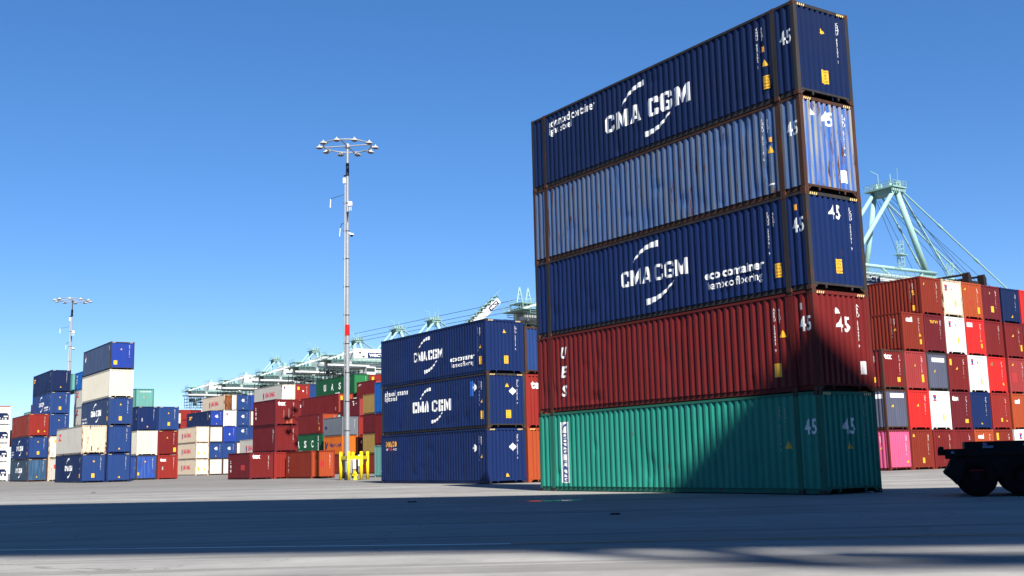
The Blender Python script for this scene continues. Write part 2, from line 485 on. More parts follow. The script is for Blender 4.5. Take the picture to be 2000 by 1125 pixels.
def decal_mesh(name, art, face, L, flat=False):
    """wrap flat artwork over the corrugation of a side ('S') or an end ('E')"""
    vs, fs = art
    segs = side_profile(L, flat) if face == 'S' else end_profile(flat)
    if face == 'S': segs = [[(L - s, d) for s, d in reversed(p)] for p in reversed(segs)]
    pts = []
    for i, p in enumerate(segs):
        if i: pts += [(segs[i - 1][-1][0] + 1e-4, 0.002), (p[0][0] - 1e-4, 0.002)]
        pts += p
    b = bmesh.new(); bv = [b.verts.new((u, v, 0)) for u, v in vs]
    for f in fs:
        try: b.faces.new([bv[i] for i in f])
        except ValueError: pass
    u0 = min(u for u, v in vs); u1 = max(u for u, v in vs)
    for s, d in pts:
        if u0 < s < u1:
            bmesh.ops.bisect_plane(b, geom=b.verts[:] + b.edges[:] + b.faces[:], plane_co=(s, 0, 0), plane_no=(1, 0, 0), dist=1e-5)
    for v in b.verts:
        u, w = v.co.x, v.co.y
        d = interp(pts, u) - 0.004
        if face == 'S': v.co = (-CW / 2 + d, L / 2 - u, w)
        elif face == 'E': v.co = (-CW / 2 + u, -L / 2 + d, w)
    me = bpy.data.meshes.new(name); b.to_mesh(me); b.free()
    return me

def rnd_serial(k):
    r = random.Random(k)
    return ''.join(r.choice('ABCEHMSTUX') for _ in range(3)) + 'U ' + ''.join(str(r.randint(0, 9)) for _ in range(6)) + ' ' + str(r.randint(0, 9))
def vtext(s, u, vtop, vbot, w=0.075, bold=0.0):
    return fit(text2d('\n'.join(s), bold, 0.78), u - w / 2, vbot, w, vtop - vbot)
SIDE_SER = {L20: 5.45, L40: 11.35, L45: 12.2}
count = [0]
def container(orig, col, z, L, H, pt, label, group, end=None, post=None, marks=(), flat=False, near=False, ser='w',
              tri_=None, cau=None, side=True, stripes=True, cast=None, pitch=2.5, db=0.0, yaw=YAW, frame=None):
    """orig: (alpha, beta) of the near left corner of column 0; col counts to the right along the short ends"""
    count[0] += 1
    a = Vector((math.cos(yaw), math.sin(yaw), 0)); b = Vector((-math.sin(yaw), math.cos(yaw), 0))
    c = grid(orig[0], orig[1]) + a * (pitch * col + CW / 2) + b * (db + L / 2)
    jr = random.Random(count[0] * 17)
    c += a * jr.uniform(-0.022, 0.022) + b * jr.uniform(-0.035, 0.035)
    c.z = z
    t = empty('shipping_container', c, yaw + jr.uniform(-0.0012, 0.0012))
    tag(t, label, 'shipping container', group)
    M = container_meshes(L, H, flat)
    P_ = PT[pt]; EP = PT[end or pt]; FP = post or P_  # sunlight on many ends is put into a brighter end paint
    part('side_panel', dented_side(L, H, count[0]) if near else M['left'], P_, t); part('side_panel', M['right'], P_, t)
    part('end_panel', M['end'], EP, t); part('rear_door', M['door'], P_, t)
    part('roof_panel', M['roof'], P_, t); part('frame', M['frame' if near else 'frame_far'], [FP, DARK] if near else [FP, DARK, cast or FP], t)
    cm = cast or CASTB
    if near:
        for p in M['cast_pos']: part('corner_casting', M['cast'], [cm, D['k']], t, p)
    def put(name, art, face, mat):
        part(name, decal_mesh(name, art, face, L, flat), D[mat], t)
    if ser:
        s = rnd_serial(count[0])
        put('serial_number', vtext(s, 1.94, H - 0.33, H - 1.62), 'E', ser)
        if side:
            put('serial_number', vtext(s, SIDE_SER[L] , H - 0.38, H - 1.68), 'S', ser)
            put('size_code', vtext('45G1', SIDE_SER[L] + 0.22, H - 0.42, H - 0.85), 'S', ser)
    if stripes and H == HC:
        for u0 in (0.17, 1.92):
            ar = []
            for k in range(4):
                u = u0 + k * 0.085
                ar.append(([(u, H - 0.116), (u + 0.045, H - 0.116), (u + 0.08, H - 0.045), (u + 0.035, H - 0.045)], [(0, 1, 2, 3)]))
            me = decal_mesh('hazard_stripes', merge(*ar), 'E', L, True)
            for v in me.vertices: v.co.y = -L / 2 - 0.0005
            part('hazard_stripes', me, D['hz'], t)
    if tri_:
        u, v = tri_
        put('warning_triangle', tri(u, v, 0.27), 'E', 'k'); 
        part('warning_triangle', lift(decal_mesh('warning_triangle', tri(u, v + 0.018, 0.215), 'E', L, flat), 'E'), D['y'], t)
        if side:
            put('warning_triangle', tri(SIDE_SER[L] + 0.27, 1.36, 0.22), 'S', 'y')
    if cau:
        u, v = cau
        put('caution_label', rect(u, v, 0.30, 0.42), 'E', 'y')
        if near: caution_text(put, u, v, 'E', t, L, flat)
        if side:
            uu = SIDE_SER[L] + (0.14 if near else 0.12)
            put('caution_label', rect(uu, 0.5, 0.28, 0.42), 'S', 'y')
            if near: caution_text(put, uu, 0.5, 'S', t, L, flat)
    for mk in marks:
        nm, art, face, mat = mk[:4]
        me = decal_mesh(nm, art, face, L, flat)
        if len(mk) > 4: lift(me, face, mk[4])
        part(nm, me, D[mat], t)
    return t
def lift(me, face, d=0.003):
    for v in me.vertices:
        if face == 'E': v.co.y -= d
        else: v.co.x -= d
    return me
def caution_text(put, u, v, face, t, L, flat):
    ar = merge(fit(text2d('CAUTION'), u + 0.03, v + 0.335, 0.24, 0.05), fit(text2d("9'6"), u + 0.08, v + 0.235, 0.13, 0.07),
               fit(text2d('HIGH'), u + 0.07, v + 0.14, 0.16, 0.06), fit(text2d('CONTAINER'), u + 0.025, v + 0.04, 0.25, 0.05))
    part('caution_text', lift(decal_mesh('caution_text', ar, face, L, flat), face, 0.003), D['k'], t)

# artwork blocks
def T(s, u, v, w, h, bold=0.0): return fit(text2d(s, bold), u, v, w, h)
def glyph(c, x, y, w, h, t):
    P = lambda pts: ([(x + a * w, y + b * h) for a, b in pts], [tuple(range(len(pts)))])
    if c in 'CG':
        out = [P([(0, .16), (.14, 0), (t, 0), (t, 1), (.14, 1), (0, .84)]), P([(t, .82), (1 - t, .82), (1 - t, 1), (t, 1)]), P([(t, 0), (1 - t, 0), (1 - t, .18), (t, .18)]),
               P([(1 - t, .66), (1, .66), (1, .84), (.88, 1), (1 - t, 1)]), P([(1 - t, 0), (.88, 0), (1, .16), (1, .5 if c == 'G' else .34), (1 - t, .5 if c == 'G' else .34)])]
        if c == 'G': out.append(P([(.5, .36), (1 - t, .36), (1 - t, .52), (.5, .52)]))
    elif c == 'M':
        t *= 0.8
        out = [P([(0, 0), (t, 0), (t, 1), (0, 1)]), P([(1 - t, 0), (1, 0), (1, 1), (1 - t, 1)]), P([(t, 1), (t, .55), (.44, .05), (.5, .05), (.5, .52)]), P([(1 - t, 1), (.5, .52), (.5, .05), (.56, .05), (1 - t, .55)])]
    else:
        out = [P([(0, 0), (t, 0), (.5, .80), (.5, 1), (.34, 1)]), P([(1, 0), (.66, 1), (.5, 1), (.5, .80), (1 - t, 0)]), P([(.26, .18), (.74, .18), (.68, .34), (.32, .34)])]
    return out
def word(s, u, v, w, h, t):
    ws = {'C': 0.27, 'M': 0.36, 'A': 0.30, 'G': 0.28}
    tot = sum(ws[c] for c in s) + 0.045 * (len(s) - 1); k = w / tot; x = u; out = []
    for c in s: out += glyph(c, x, v, ws[c] * k, h, t); x += (ws[c] + 0.045) * k
    return merge(*out)
def shipping_logo(du, wide=True):
    """wordmark between two tapering arcs"""
    if wide:
        a = word('CMA', 4.68 + du, 1.15, 1.97, 0.62, 0.36); a2 = word('CGM', 7.0 + du, 1.12, 2.15, 0.64, 0.36)
        b = swoosh(5.62 + du, 1.92, 6.88 + du, 2.43, 0.16, 0.05, 0.20); c = swoosh(8.14 + du, 1.03, 6.84 + du, 0.56, 0.14, 0.05, 0.20)
    else:
        a = word('CMA', 5.24 + du, 1.22, 1.58, 0.54, 0.27); a2 = word('CGM', 6.98 + du, 1.22, 1.64, 0.54, 0.27)
        b = swoosh(5.87 + du, 2.02, 7.22 + du, 2.47, 0.16, 0.04, 0.22); c = swoosh(7.94 + du, 1.10, 6.5 + du, 0.55, 0.14, 0.04, 0.22)
    return [('lettering', a, 'S', 'w'), ('lettering', a2, 'S', 'w'), ('logo_arc', b, 'S', 'w'), ('logo_arc', c, 'S', 'w')]
def advanced(u=1.15): return [('lettering', T('advanced container', u, 2.30, 2.95, 0.33, 0.016), 'S', 'w'), ('lettering', T('light steel', u, 1.93, 1.5, 0.36, 0.016), 'S', 'w')]
def eco(u=9.4): return [('lettering', T('eco container', u, 0.86, 2.55, 0.28, 0.035), 'S', 'w'), ('lettering', T('bamboo flooring', u + 0.1, 0.46, 2.35, 0.34, 0.012), 'S', 'w')]
def n45(u, v, face, w=0.46, h=0.44, mat='w'): return ('size_mark', T('45', u, v, w, h, 0.02), face, mat)
def tex(u, v, face, w=0.95, h=0.42): return ('lettering', T('tex', u, v, w, h, 0.04), face, 'w')
def yming(u=4.0):
    a = T('YANG MING', u + 0.9, 1.0, 4.4, 0.85, 0.05)
    b = merge(rect(u, 1.55, 0.62, 0.30), rect(u, 0.80, 0.62, 0.22))
    c = ([(u + 0.12, 1.0), (u + 0.5, 1.0), (u + 0.62, 1.55), (u, 1.55)], [(0, 1, 2, 3)])
    return [('lettering', a, 'S', 'r'), ('logo_mark', b, 'S', 'r'), ('logo_mark', c, 'S', 'b'), ('small_lettering', T('REFRIGERATED', u - 0.6, 2.45, 2.2, 0.12), 'S', 'dim')]
def ymark(u, v): 
    return [('logo_mark', merge(rect(u, v + 0.30, 0.30, 0.12), rect(u, v, 0.30, 0.10)), 'E', 'r'), ('logo_mark', ([(u + 0.06, v + 0.10), (u + 0.24, v + 0.10), (u + 0.30, v + 0.30), (u, v + 0.30)], [(0, 1, 2, 3)]), 'E', 'b'),
            ('warning_triangle', tri(u + 0.85, v + 0.12, 0.2), 'E', 'g')]
def box_label(u, v, w=0.26, h=0.42, mat='y'): return ('caution_label', rect(u, v, w, h), 'E', mat)

# ---- tall near stack
GM = 'containers in the tall near stack'
dep = 'diamond_placard'
container((0, 0), 0, 0, L45, HC, 'teal', 'teal green container with a white vertical name strip, bottom of the tall near stack', GM, post=RUSTPOST['green'], near=True, ser='dim',
    marks=[('name_strip', rect(1.36, 0.30, 0.52, 2.22), 'S', 'w'), ('lettering', fit(text2d('D\nO\nN\nG\n \nF\nA\nN\nG', 0.05, 0.86), 1.41, 0.34, 0.42, 1.78), 'S', 'b', 0.003),
           ('lettering', swoosh(1.5, 2.2, 1.76, 2.44, 0.06, 0.05, 0.09), 'S', 'b', 0.003),
           n45(13.10, 1.68, 'S'), n45(0.95, 1.67, 'E', 0.55, 0.47), ('warning_triangle', tri(12.48, 1.30, 0.25), 'S', 'y'), ('warning_triangle', tri(1.2, 1.26, 0.25), 'E', 'y')])
container((0, 0), 0, HC, L45, HC, 'dred', 'dark red container with three white vertical letters, second from bottom of the tall near stack', GM, post=RUSTPOST['red'], near=True, cast=CAST,
    marks=[*[('lettering', ([(u + 0.22 * (v - v0), v) for u, v in T(ch, 1.50, v0, 0.30, 0.42, 0.03)[0]], T(ch, 1.5, v0, 0.3, 0.42, 0.03)[1]), 'S', 'w') for ch, v0 in (('U', 1.97), ('E', 1.26), ('S', 0.56))],
           n45(13.14, 1.71, 'S'), n45(0.98, 1.70, 'E', 0.55, 0.46), ('warning_triangle', tri(1.02, 2.24, 0.2), 'E', 'w'), ('warning_triangle', tri(12.5, 1.62, 0.24), 'S', 'y'),
           ('caution_label', rect(1.93, 0.50, 0.25, 0.38), 'E', 'w'), ('caution_label', rect(12.10, 0.48, 0.28, 0.40), 'S', 'y'), ('size_label', rect(13.2, 2.34, 0.1, 0.2), 'S', 'dim')])
container((0, 0), 0, 2 * HC, L45, HC, 'navy2', 'navy blue container with eco container lettering, middle of the tall near stack', GM, post=RUSTPOST['navy'], near=True, cast=CAST, cau=(1.12, 0.53),
    marks=shipping_logo(0, False) + eco() + [n45(13.12, 1.70, 'S'), n45(1.0, 2.14, 'E', 0.5, 0.44), ('size_label', rect(13.25, 2.36, 0.09, 0.17), 'S', 'o')])
container((0, 0), 0, 3 * HC, L45, HC, 'pale', 'worn pale blue container streaked with rust, second from top of the tall near stack', GM, end='vivid', post=RUSTPOST['brown'], near=True, cast=CAST,
    marks=[n45(13.13, 1.70, 'S'), n45(0.93, 2.08, 'E', 0.48, 0.44), ('warning_triangle', tri(0.53, 2.34, 0.22), 'E', 'w'), ('caution_label', rect(1.68, 0.42, 0.27, 0.38), 'E', 'w'),
           ('warning_triangle', tri(12.48, 1.40, 0.24), 'S', 'y'), ('size_label', rect(12.44, 1.74, 0.1, 0.15), 'S', 'o'), ('weld_patch', rect(12.3, 0.42, 0.24, 0.05), 'S', 'w')])
container((0, 0), 0, 4 * HC, L45, HC, 'navy', 'navy blue container with advanced container lettering, top of the tall near stack', GM, post=RUSTPOST['navy'], near=True, cast=CAST, cau=(1.08, 0.50),
    marks=shipping_logo(0) + advanced() + [n45(13.10, 1.62, 'S'), ('warning_triangle', tri(1.22, 2.08, 0.2), 'E', 'y'), ('warning_triangle', tri(12.46, 1.22, 0.24), 'S', 'y'), ('size_label', rect(12.38, 1.68, 0.1, 0.17), 'S', 'o')])

# ---- three high blue stack beyond it and its right hand neighbours
GH = 'containers in the three-high blue stack'
OH = (6.78, 28.15)
container(OH, 0, 0, L40, HC, 'navy2', 'plain navy container with a small orange name, bottom of the three-high blue stack', GH, near=True, tri_=(1.25, 0.33),
    marks=[('lettering', T('seaco', 0.55, 2.14, 1.42, 0.36, 0.03), 'S', 'o'), ('small_lettering', T('an', 0.6, 1.95, 0.3, 0.12), 'S', 'w'), ('small_lettering', T('HNA', 0.98, 1.94, 0.55, 0.18, 0.02), 'S', 'rs'), ('small_lettering', T('co', 1.6, 1.95, 0.4, 0.12), 'S', 'w'),
           (dep, diamond(10.93, 1.88, 0.22), 'S', 'w'), (dep, diamond(1.62, 1.9, 0.22), 'E', 'w')])
container(OH, 0, HC, L40, HC, 'navy2', 'navy container with advanced container lettering, middle of the three-high blue stack', GH, near=True, cast=CAST, post=RUSTPOST['navy'], tri_=(1.27, 2.15), cau=(1.2, 0.52),
    marks=shipping_logo(-0.72) +
          advanced(0.45) + [ (dep, diamond(10.9, 2.2, 0.22), 'S', 'w'), (dep, diamond(1.62, 1.95, 0.22), 'E', 'w'), ('paint_patch', rect(10.45, 1.75, 0.3, 0.8), 'S', 'bp')])
container(OH, 0, 2 * HC, L40, HC, 'navy2', 'navy container with eco container lettering, top of the three-high blue stack', GH, near=True, tri_=(1.2, 2.15), cau=(1.15, 0.52),
    marks=shipping_logo(-1.03, False) + eco(8.45))
container(OH, 1, 0, L40, HC, 'orange', 'orange container glimpsed between the blue stack and the tall stack, bottom one', GH, tri_=(0.9, 2.3))
container(OH, 1, HC, L40, HC, 'red', 'red container with white lettering glimpsed between the blue stack and the tall stack', GH, stripes=False, marks=[tex(0.35, 2.1, 'E', 0.95, 0.42)])
container(OH, 1, 2 * HC, L40, ST, 'blue', 'blue container with a rusty corner post right of the three-high blue stack', GH, post=RUSTPOST['brown'], ser=None)

# ---- right hand wall of containers
GJ = 'containers in the right hand wall'
OJ = (34.87, 24.86); YJ = R(37.0)
def J(col, lv, pt, label, extra=0.0, **kw):
    kw.setdefault('post', None)
    return container((OJ[0], OJ[1]), col + extra, lv * ST, L40, ST, pt, label, GJ, yaw=YJ, near=False, **kw)
wl = lambda u, v, w=1.1, h=0.28: ('name_panel', rect(u, v, w, h), 'E', 'w')
J(0, 0, 'pink', 'pink container at the foot of the right hand wall', post=RUSTPOST['red'], tri_=(2.0, 0.45), marks=[])
J(1, 0, 'redbrown', 'rust red container right of the pink one, bottom row', tri_=(0.35, 2.1), marks=[box_label(1.2, 0.42, 0.2, 0.34)])
J(2, 0, 'dred', 'dark red bottom row container partly behind the black trailer hitch', tri_=(0.7, 2.05), marks=[box_label(1.85, 0.42, 0.2, 0.34), ('scuff_mark', rect(0.5, 0.3, 0.03, 0.5), 'E', 'dim'), ('scuff_mark', rect(1.2, 0.3, 0.03, 0.6), 'E', 'dim')])
J(3, 0, 'dred', 'plain dark red container just above the trailer hitch', ser='w')
J(4, 0, 'orange', 'orange red container with a white logo above the trailer bed', marks=[('logo_mark', T('cai', 0.5, 1.95, 0.72, 0.34, 0.06), 'E', 'w')])
J(5, 0, 'redbrown', 'rust red container with a yellow label above the trailer bed', marks=[box_label(0.35, 1.85, 0.25, 0.5)])
J(6, 0, 'white', 'white container with a pink emblem above the trailer, bottom right corner', extra=0.1, marks=ymark(0.75, 1.9))
J(0, 1, 'greyblue', 'grey container with a white name band directly above the pink one', post=RUSTPOST['brown'], ser=None, marks=[wl(0.6, 2.06, 1.5), ('warning_triangle', tri(0.85, 1.45, 0.2), 'E', 'y'), ('name_panel', rect(11.3, 2.0, 0.7, 0.28), 'S', 'w')])
J(1, 1, 'scarlet', 'bright scarlet container right of the grey one, second row', tri_=(1.1, 1.5))
J(2, 1, 'white', 'white container between the scarlet and the dark red one, second row', marks=ymark(0.55, 1.9) + [box_label(1.5, 0.62, 0.22, 0.4)])
J(3, 1, 'dred2', 'dark red container with white lettering right of the white one, second row', marks=[tex(0.25, 1.95, 'E', 0.75, 0.34), box_label(1.65, 0.45, 0.34, 0.26)])
J(4, 1, 'navy2', 'dark blue container in the second row of the right hand wall', tri_=(1.2, 0.35))
J(5, 1, 'red', 'red container right of the dark blue one, second row', marks=[box_label(1.2, 0.55, 0.16, 0.26)], tri_=(1.9, 0.55))
J(6, 1, 'orange', 'orange red container with a white logo at the right edge, second row', extra=0.1, marks=[('logo_mark', T('cai', 0.4, 1.85, 0.7, 0.34, 0.06), 'E', 'w')])
J(0, 2, 'dred', 'dark red container with white lettering, third row, left end of the wall', post=RUSTPOST['brown'], marks=[tex(0.3, 1.95, 'E', 0.8, 0.36), box_label(1.55, 0.5, 0.38, 0.3), ('caution_label', rect(11.4, 0.45, 0.2, 0.35), 'S', 'y')])
J(1, 2, 'pinkred', 'faded red container above the scarlet one, third row', tri_=(1.15, 1.55), marks=[box_label(1.8, 0.55, 0.25, 0.5)])
J(2, 2, 'greyblue', 'slate grey container with a white name band, third row', post=RUSTPOST['navy'], ser=None, marks=[wl(0.6, 1.95, 1.55), ('warning_triangle', tri(0.9, 1.25, 0.2), 'E', 'y')])
J(3, 2, 'dred', 'dark red container with a yellow label at its top left, third row', tri_=(1.1, 1.5), marks=[box_label(0.25, 1.8, 0.26, 0.42)])
J(4, 2, 'white', 'white container in the third row of the right hand wall', marks=ymark(0.4, 1.9) + [box_label(1.5, 0.6, 0.22, 0.4)])
J(5, 2, 'scarlet', 'scarlet container with a small green triangle, third row', marks=[('warning_triangle', tri(0.65, 1.95, 0.3), 'E', 'g')], tri_=(1.95, 0.55))
J(6, 2, 'pinkred', 'faded red container with a brighter red patch at the right edge, third row', extra=0.1, tri_=(0.65, 2.0), marks=[('paint_patch', rect(0.4, 0.8, 0.7, 0.7), 'E', 'pr')])
J(1, 3, 'redbrown', 'orange red container with a white logo, fourth row, left end', marks=[('logo_mark', T('cai', 0.45, 1.95, 0.72, 0.34, 0.06), 'E', 'w'), box_label(1.95, 0.5, 0.2, 0.32)], tri_=(1.95, 1.0))
J(2, 3, 'dred2', 'maroon container with small yellow lettering, fourth row', marks=[('lettering', T('TRITON', 0.75, 2.0, 0.95, 0.2, 0.03), 'E', 'y')])
J(3, 3, 'white', 'white container with a pink emblem, fourth row', marks=ymark(0.5, 1.85) + [box_label(1.5, 0.75, 0.22, 0.42)])
J(4, 3, 'scarlet', 'scarlet container with a white name plate, fourth row', marks=[wl(0.3, 2.0, 0.7, 0.3), ('lettering', T('seaco', 0.42, 2.08, 0.45, 0.13), 'E', 'k', 0.003), box_label(1.85, 0.55, 0.18, 0.3)], tri_=(1.9, 1.0))
J(5, 3, 'dred', 'plain brown red container right of the scarlet one, fourth row')
J(6, 3, 'dred', 'dark red container with a warning triangle near the right edge, fourth row', extra=0.1, tri_=(1.1, 1.55), marks=[box_label(2.0, 0.55, 0.22, 0.45)])
J(7, 3, 'dred2', 'sliver of a dark red container at the right edge, fourth row', extra=0.1, ser=None)
J(2, 4, 'redbrown', 'rust red container with its long ribbed side showing, top row of the right hand wall', tri_=(0.45, 2.0), marks=[('caution_label', rect(11.45, 0.3, 0.22, 0.36), 'S', 'y'), ('size_label', rect(11.5, 1.5, 0.12, 0.2), 'S', 'o')])
J(3, 4, 'cream', 'cream white container, top row of the right hand wall', post=RUSTPOST['white'], marks=ymark(0.35, 1.8) + [box_label(1.5, 0.75, 0.22, 0.42)])
J(4, 4, 'orange', 'orange container, top row of the right hand wall', tri_=(0.4, 2.0), marks=[box_label(1.8, 0.42, 0.3, 0.46), ('paint_patch', rect(0.85, 1.0, 0.3, 0.3), 'E', 'pr')])
J(5, 4, 'dred2', 'maroon container under the folded flat racks, top row', tri_=(1.15, 1.95), marks=[box_label(1.25, 0.65, 0.28, 0.44)])
J(6, 4, 'navy', 'dark blue container at the right of the top row', extra=0.1, tri_=(1.35, 0.4))
J(7, 4, 'scarlet', 'scarlet container at the right edge of the top row', extra=0.1)

# ---- left hand clusters
GB_ = 'containers in the far left cluster'
OB = (3.21, 133.43)
container(OB, 0, 0, L40, HC, 'slate', 'slate blue container with white logo lettering, bottom of the far left cluster', GB_, end='steelblue', post=RUSTPOST['brown'], tri_=(1.2, 0.5), marks=shipping_logo(-0.6))
container(OB, 0, HC, L40, HC, 'navy2', 'navy container with white logo lettering under the rust red one, far left', GB_, end='blue', tri_=(1.2, 2.1), cau=(1.1, 0.55),  # end panel in a lighter blue, standing for sun on it
    marks=shipping_logo(-0.6) + [('lettering', merge(T('eco container', 0.3, 0.95, 1.9, 0.2), T('bamboo', 0.3, 0.6, 1.9, 0.25), T('flooring', 0.3, 0.3, 1.2, 0.2)), 'S', 'w')])
container(OB, 0, 2 * HC, L40, HC, 'redbrown', 'rust red container on top of the two blue ones, far left cluster', GB_, end='red', marks=[('lettering', vtext('CRONOS', 0.8, 2.4, 0.8, 0.28), 'S', 'dim'), box_label(1.1, 0.5, 0.18, 0.3)], tri_=(1.95, 0.55))
container(OB, 1, 0, L40, HC, 'greyw', 'grey white container with a red emblem, mostly hidden, bottom of the far left cluster', GB_, post=RUSTPOST['white'], ser=None, marks=[('logo_mark', rect(0.75, 1.6, 0.4, 0.5), 'E', 'rs')])
container(OB, 1, HC, L40, HC, 'white', 'white container with a yellow label, mostly hidden between the blue ones at far left', GB_, end='whiterust', post=RUSTPOST['white'], ser=None, marks=[box_label(0.7, 2.0, 0.35, 0.45)])
container(OB, 1, 2 * HC, L40, HC, 'blue', 'faded blue container right of the rust red one, far left cluster', GB_, tri_=(1.15, 2.0))
container(OB, 1, 3 * HC, L40, HC, 'blue', 'blue container with eco container lettering, second from top at far left', GB_, cau=(1.05, 0.55), tri_=(1.15, 2.1), marks=shipping_logo(-0.8, False) + eco(8.2))
container(OB, 1, 4 * HC, L40, HC, 'navy', 'dark navy container with a small orange mark, top of the far left cluster', GB_, tri_=(1.2, 0.55), marks=[('lettering', merge(rect(0.5, 2.15, 1.2, 0.2), rect(0.5, 1.85, 0.8, 0.2)), 'S', 'o')])
OK_ = (16.38, 157.38)
container(OK_, 0, 8.35, L40, HC, 'greyw', 'lower grey container with a red emblem behind the five-high left stack', GB_, ser=None, marks=[('logo_mark', T('Z', 1.2, 1.7, 2.0, 0.85, 0.06), 'S', 'rs')])
container(OK_, 0, 8.35 + HC, L40, HC, 'greyw', 'upper grey container with a red emblem below the bright blue one', GB_, ser=None, marks=[('logo_mark', T('Z', 1.2, 1.7, 2.0, 0.85, 0.06), 'S', 'rs')])
container(OK_, 0, 8.35 + 2 * HC, L40, HC, 'bright', 'bright blue container behind the five-high left stack', GB_, ser=None, marks=[('lettering', vtext('HYUNDAI', 1.5, 2.5, 0.35, 0.55, 0.02), 'S', 'w')])
container((17.96, 179.46), 0, 14.95, L40, HC, 'paleteal', 'pale teal container above the bright blue one, behind the left clusters', GB_, post=RUSTPOST['green'], ser=None)
container((9.94, 163.72), 0, 8.3, L40, ST, 'paleteal', 'pale green container end peeping over the rust red one at far left', GB_, ser=None, marks=[('name_panel', rect(1.2, 0.6, 0.8, 1.4), 'S', 'w')])
container((9.17, 153.7), 0, 8.75, L40, HC, 'dred', 'dark red sliver of a container behind the blue ones at far left', GB_, ser=None)
container((6.41, 154.17), 0, 5.15, L40, ST, 'red', 'red sliver of a container between the white reefers and the rust red one', GB_, ser=None)

GC = 'containers in the five-high left stack'
OC = (1.89, 97.50)
container(OC, 0, 0, L40, HC, 'navy', 'navy container with white arcs logo, bottom left of the five-high left stack', GC, end='blue', cau=(1.05, 0.5), tri_=(1.25, 2.05), marks=shipping_logo(-0.4, False))  # blue end is the navy side as the sun lights it
container(OC, 0, HC, L40, HC, 'greyw', 'grey white container with rusty end corners and a faded red emblem, on the navy one', GC, end='creamrust', post=RUSTPOST['white'], ser=None,
    marks=[('logo_mark', T('Z', 1.0, 1.55, 1.5, 0.75, 0.06), 'S', 'rs'), ('faded_lettering', T('HAMBURG SUD', 0.5, 2.3, 1.5, 0.14), 'E', 'dim'), ('rust_stain', rect(0.95, 0.3, 0.08, 0.5), 'E', 'k')])
container(OC, 1, 0, L40, HC, 'navy2', 'plain navy container, bottom right of the five-high left stack', GC, end='blue', tri_=(1.3, 0.4))  # end coloured brighter to carry the sunlight
container(OC, 1, HC, L40, HC, 'navy2', 'navy container right of the grey white one, second level of the left stack', GC, end='blue', tri_=(1.2, 0.4))  # brighter end colour stands in for sun
container(OC, 1, 2 * HC, L40, HC, 'fade', 'faded navy container with white logo between the cream and the grey white ones', GC, end='blue', cau=(1.05, 0.5), tri_=(1.2, 2.05),  # lighter blue end holds the sun in its colour
    marks=shipping_logo(-0.2) + [('lettering', merge(T('eco container', 0.3, 0.95, 2.4, 0.22), T('bamboo', 0.3, 0.55, 2.6, 0.28), T('flooring', 0.3, 0.2, 1.4, 0.22)), 'S', 'w')])
container(OC, 1, 3 * HC, L40, HC, 'cream', 'cream container just under the top blue one of the left stack', GC, ser='dim', stripes=False, marks=[('data_plate', rect(11.6, 0.7, 0.12, 0.5), 'S', 'o')])
container(OC, 1, 4 * HC, L40, HC, 'worn', 'weathered blue container on top of the five-high left stack', GC, end='royal2', post=RUSTPOST['navy'], marks=[('logo_mark', ([(0.8, 1.55), (1.3, 1.75), (1.35, 2.15), (1.05, 2.05)], [(0, 1, 2, 3)]), 'S', 'w'), ('logo_mark', rect(1.05, 2.15, 0.3, 0.15), 'S', 'rs'), box_label(0.35, 0.5, 0.38, 0.42), ('warning_triangle', tri(1.1, 2.05, 0.2), 'E', 'y')])

GD = 'containers between the left stack and the white rows'
OD = (11.80, 114.12)
container(OD, 0, 0, L40, HC, 'royal', 'scratched royal blue container with a brown rust stain, on the ground', GD, ser='w', stripes=False, tri_=(1.05, 2.05), marks=[box_label(0.18, 0.55, 0.2, 0.32)], post=RUSTPOST['navy'])
container(OD, 0, HC, L40, HC, 'cream', 'cream container on the scratched royal blue one', GD, ser='dim', stripes=False)
container(OD, 0, 2 * HC, L40, HC, 'navy2', 'dark navy container on the cream one right of the left stack', GD, tri_=(1.2, 0.4), marks=[('scuff_mark', rect(0.5, 1.1, 0.12, 0.4), 'E', 'dim')])
container(OD, 1, 0, L40, HC, 'red', 'red container with white lettering on the ground beside the royal blue one', GD, stripes=False, marks=[tex(0.3, 2.1, 'E', 0.75, 0.38), ('scuff_mark', rect(0.55, 1.1, 0.12, 0.4), 'E', 'dim')])
container(OD, 1, HC, L40, HC, 'dred', 'dark red container with a yellow label below the blue one', GD, tri_=(1.15, 1.95), marks=[box_label(1.9, 0.35, 0.3, 0.5)])
container(OD, 1, 2 * HC, L40, HC, 'blue', 'mid blue container on the dark red one, left of the white rows', GD, cau=(1.1, 0.6), tri_=(1.2, 2.0))
container((15.35, 128.7), 0, 8.95, L40, HC, 'paleteal', 'pale teal container with white lettering against the sky, right of the cream one', GD, post=RUSTPOST['green'], ser=None, stripes=False, tri_=(1.15, 1.7), marks=[('lettering', T('CCLU 471901', 0.6, 2.42, 1.5, 0.16, 0.02), 'E', 'w')])

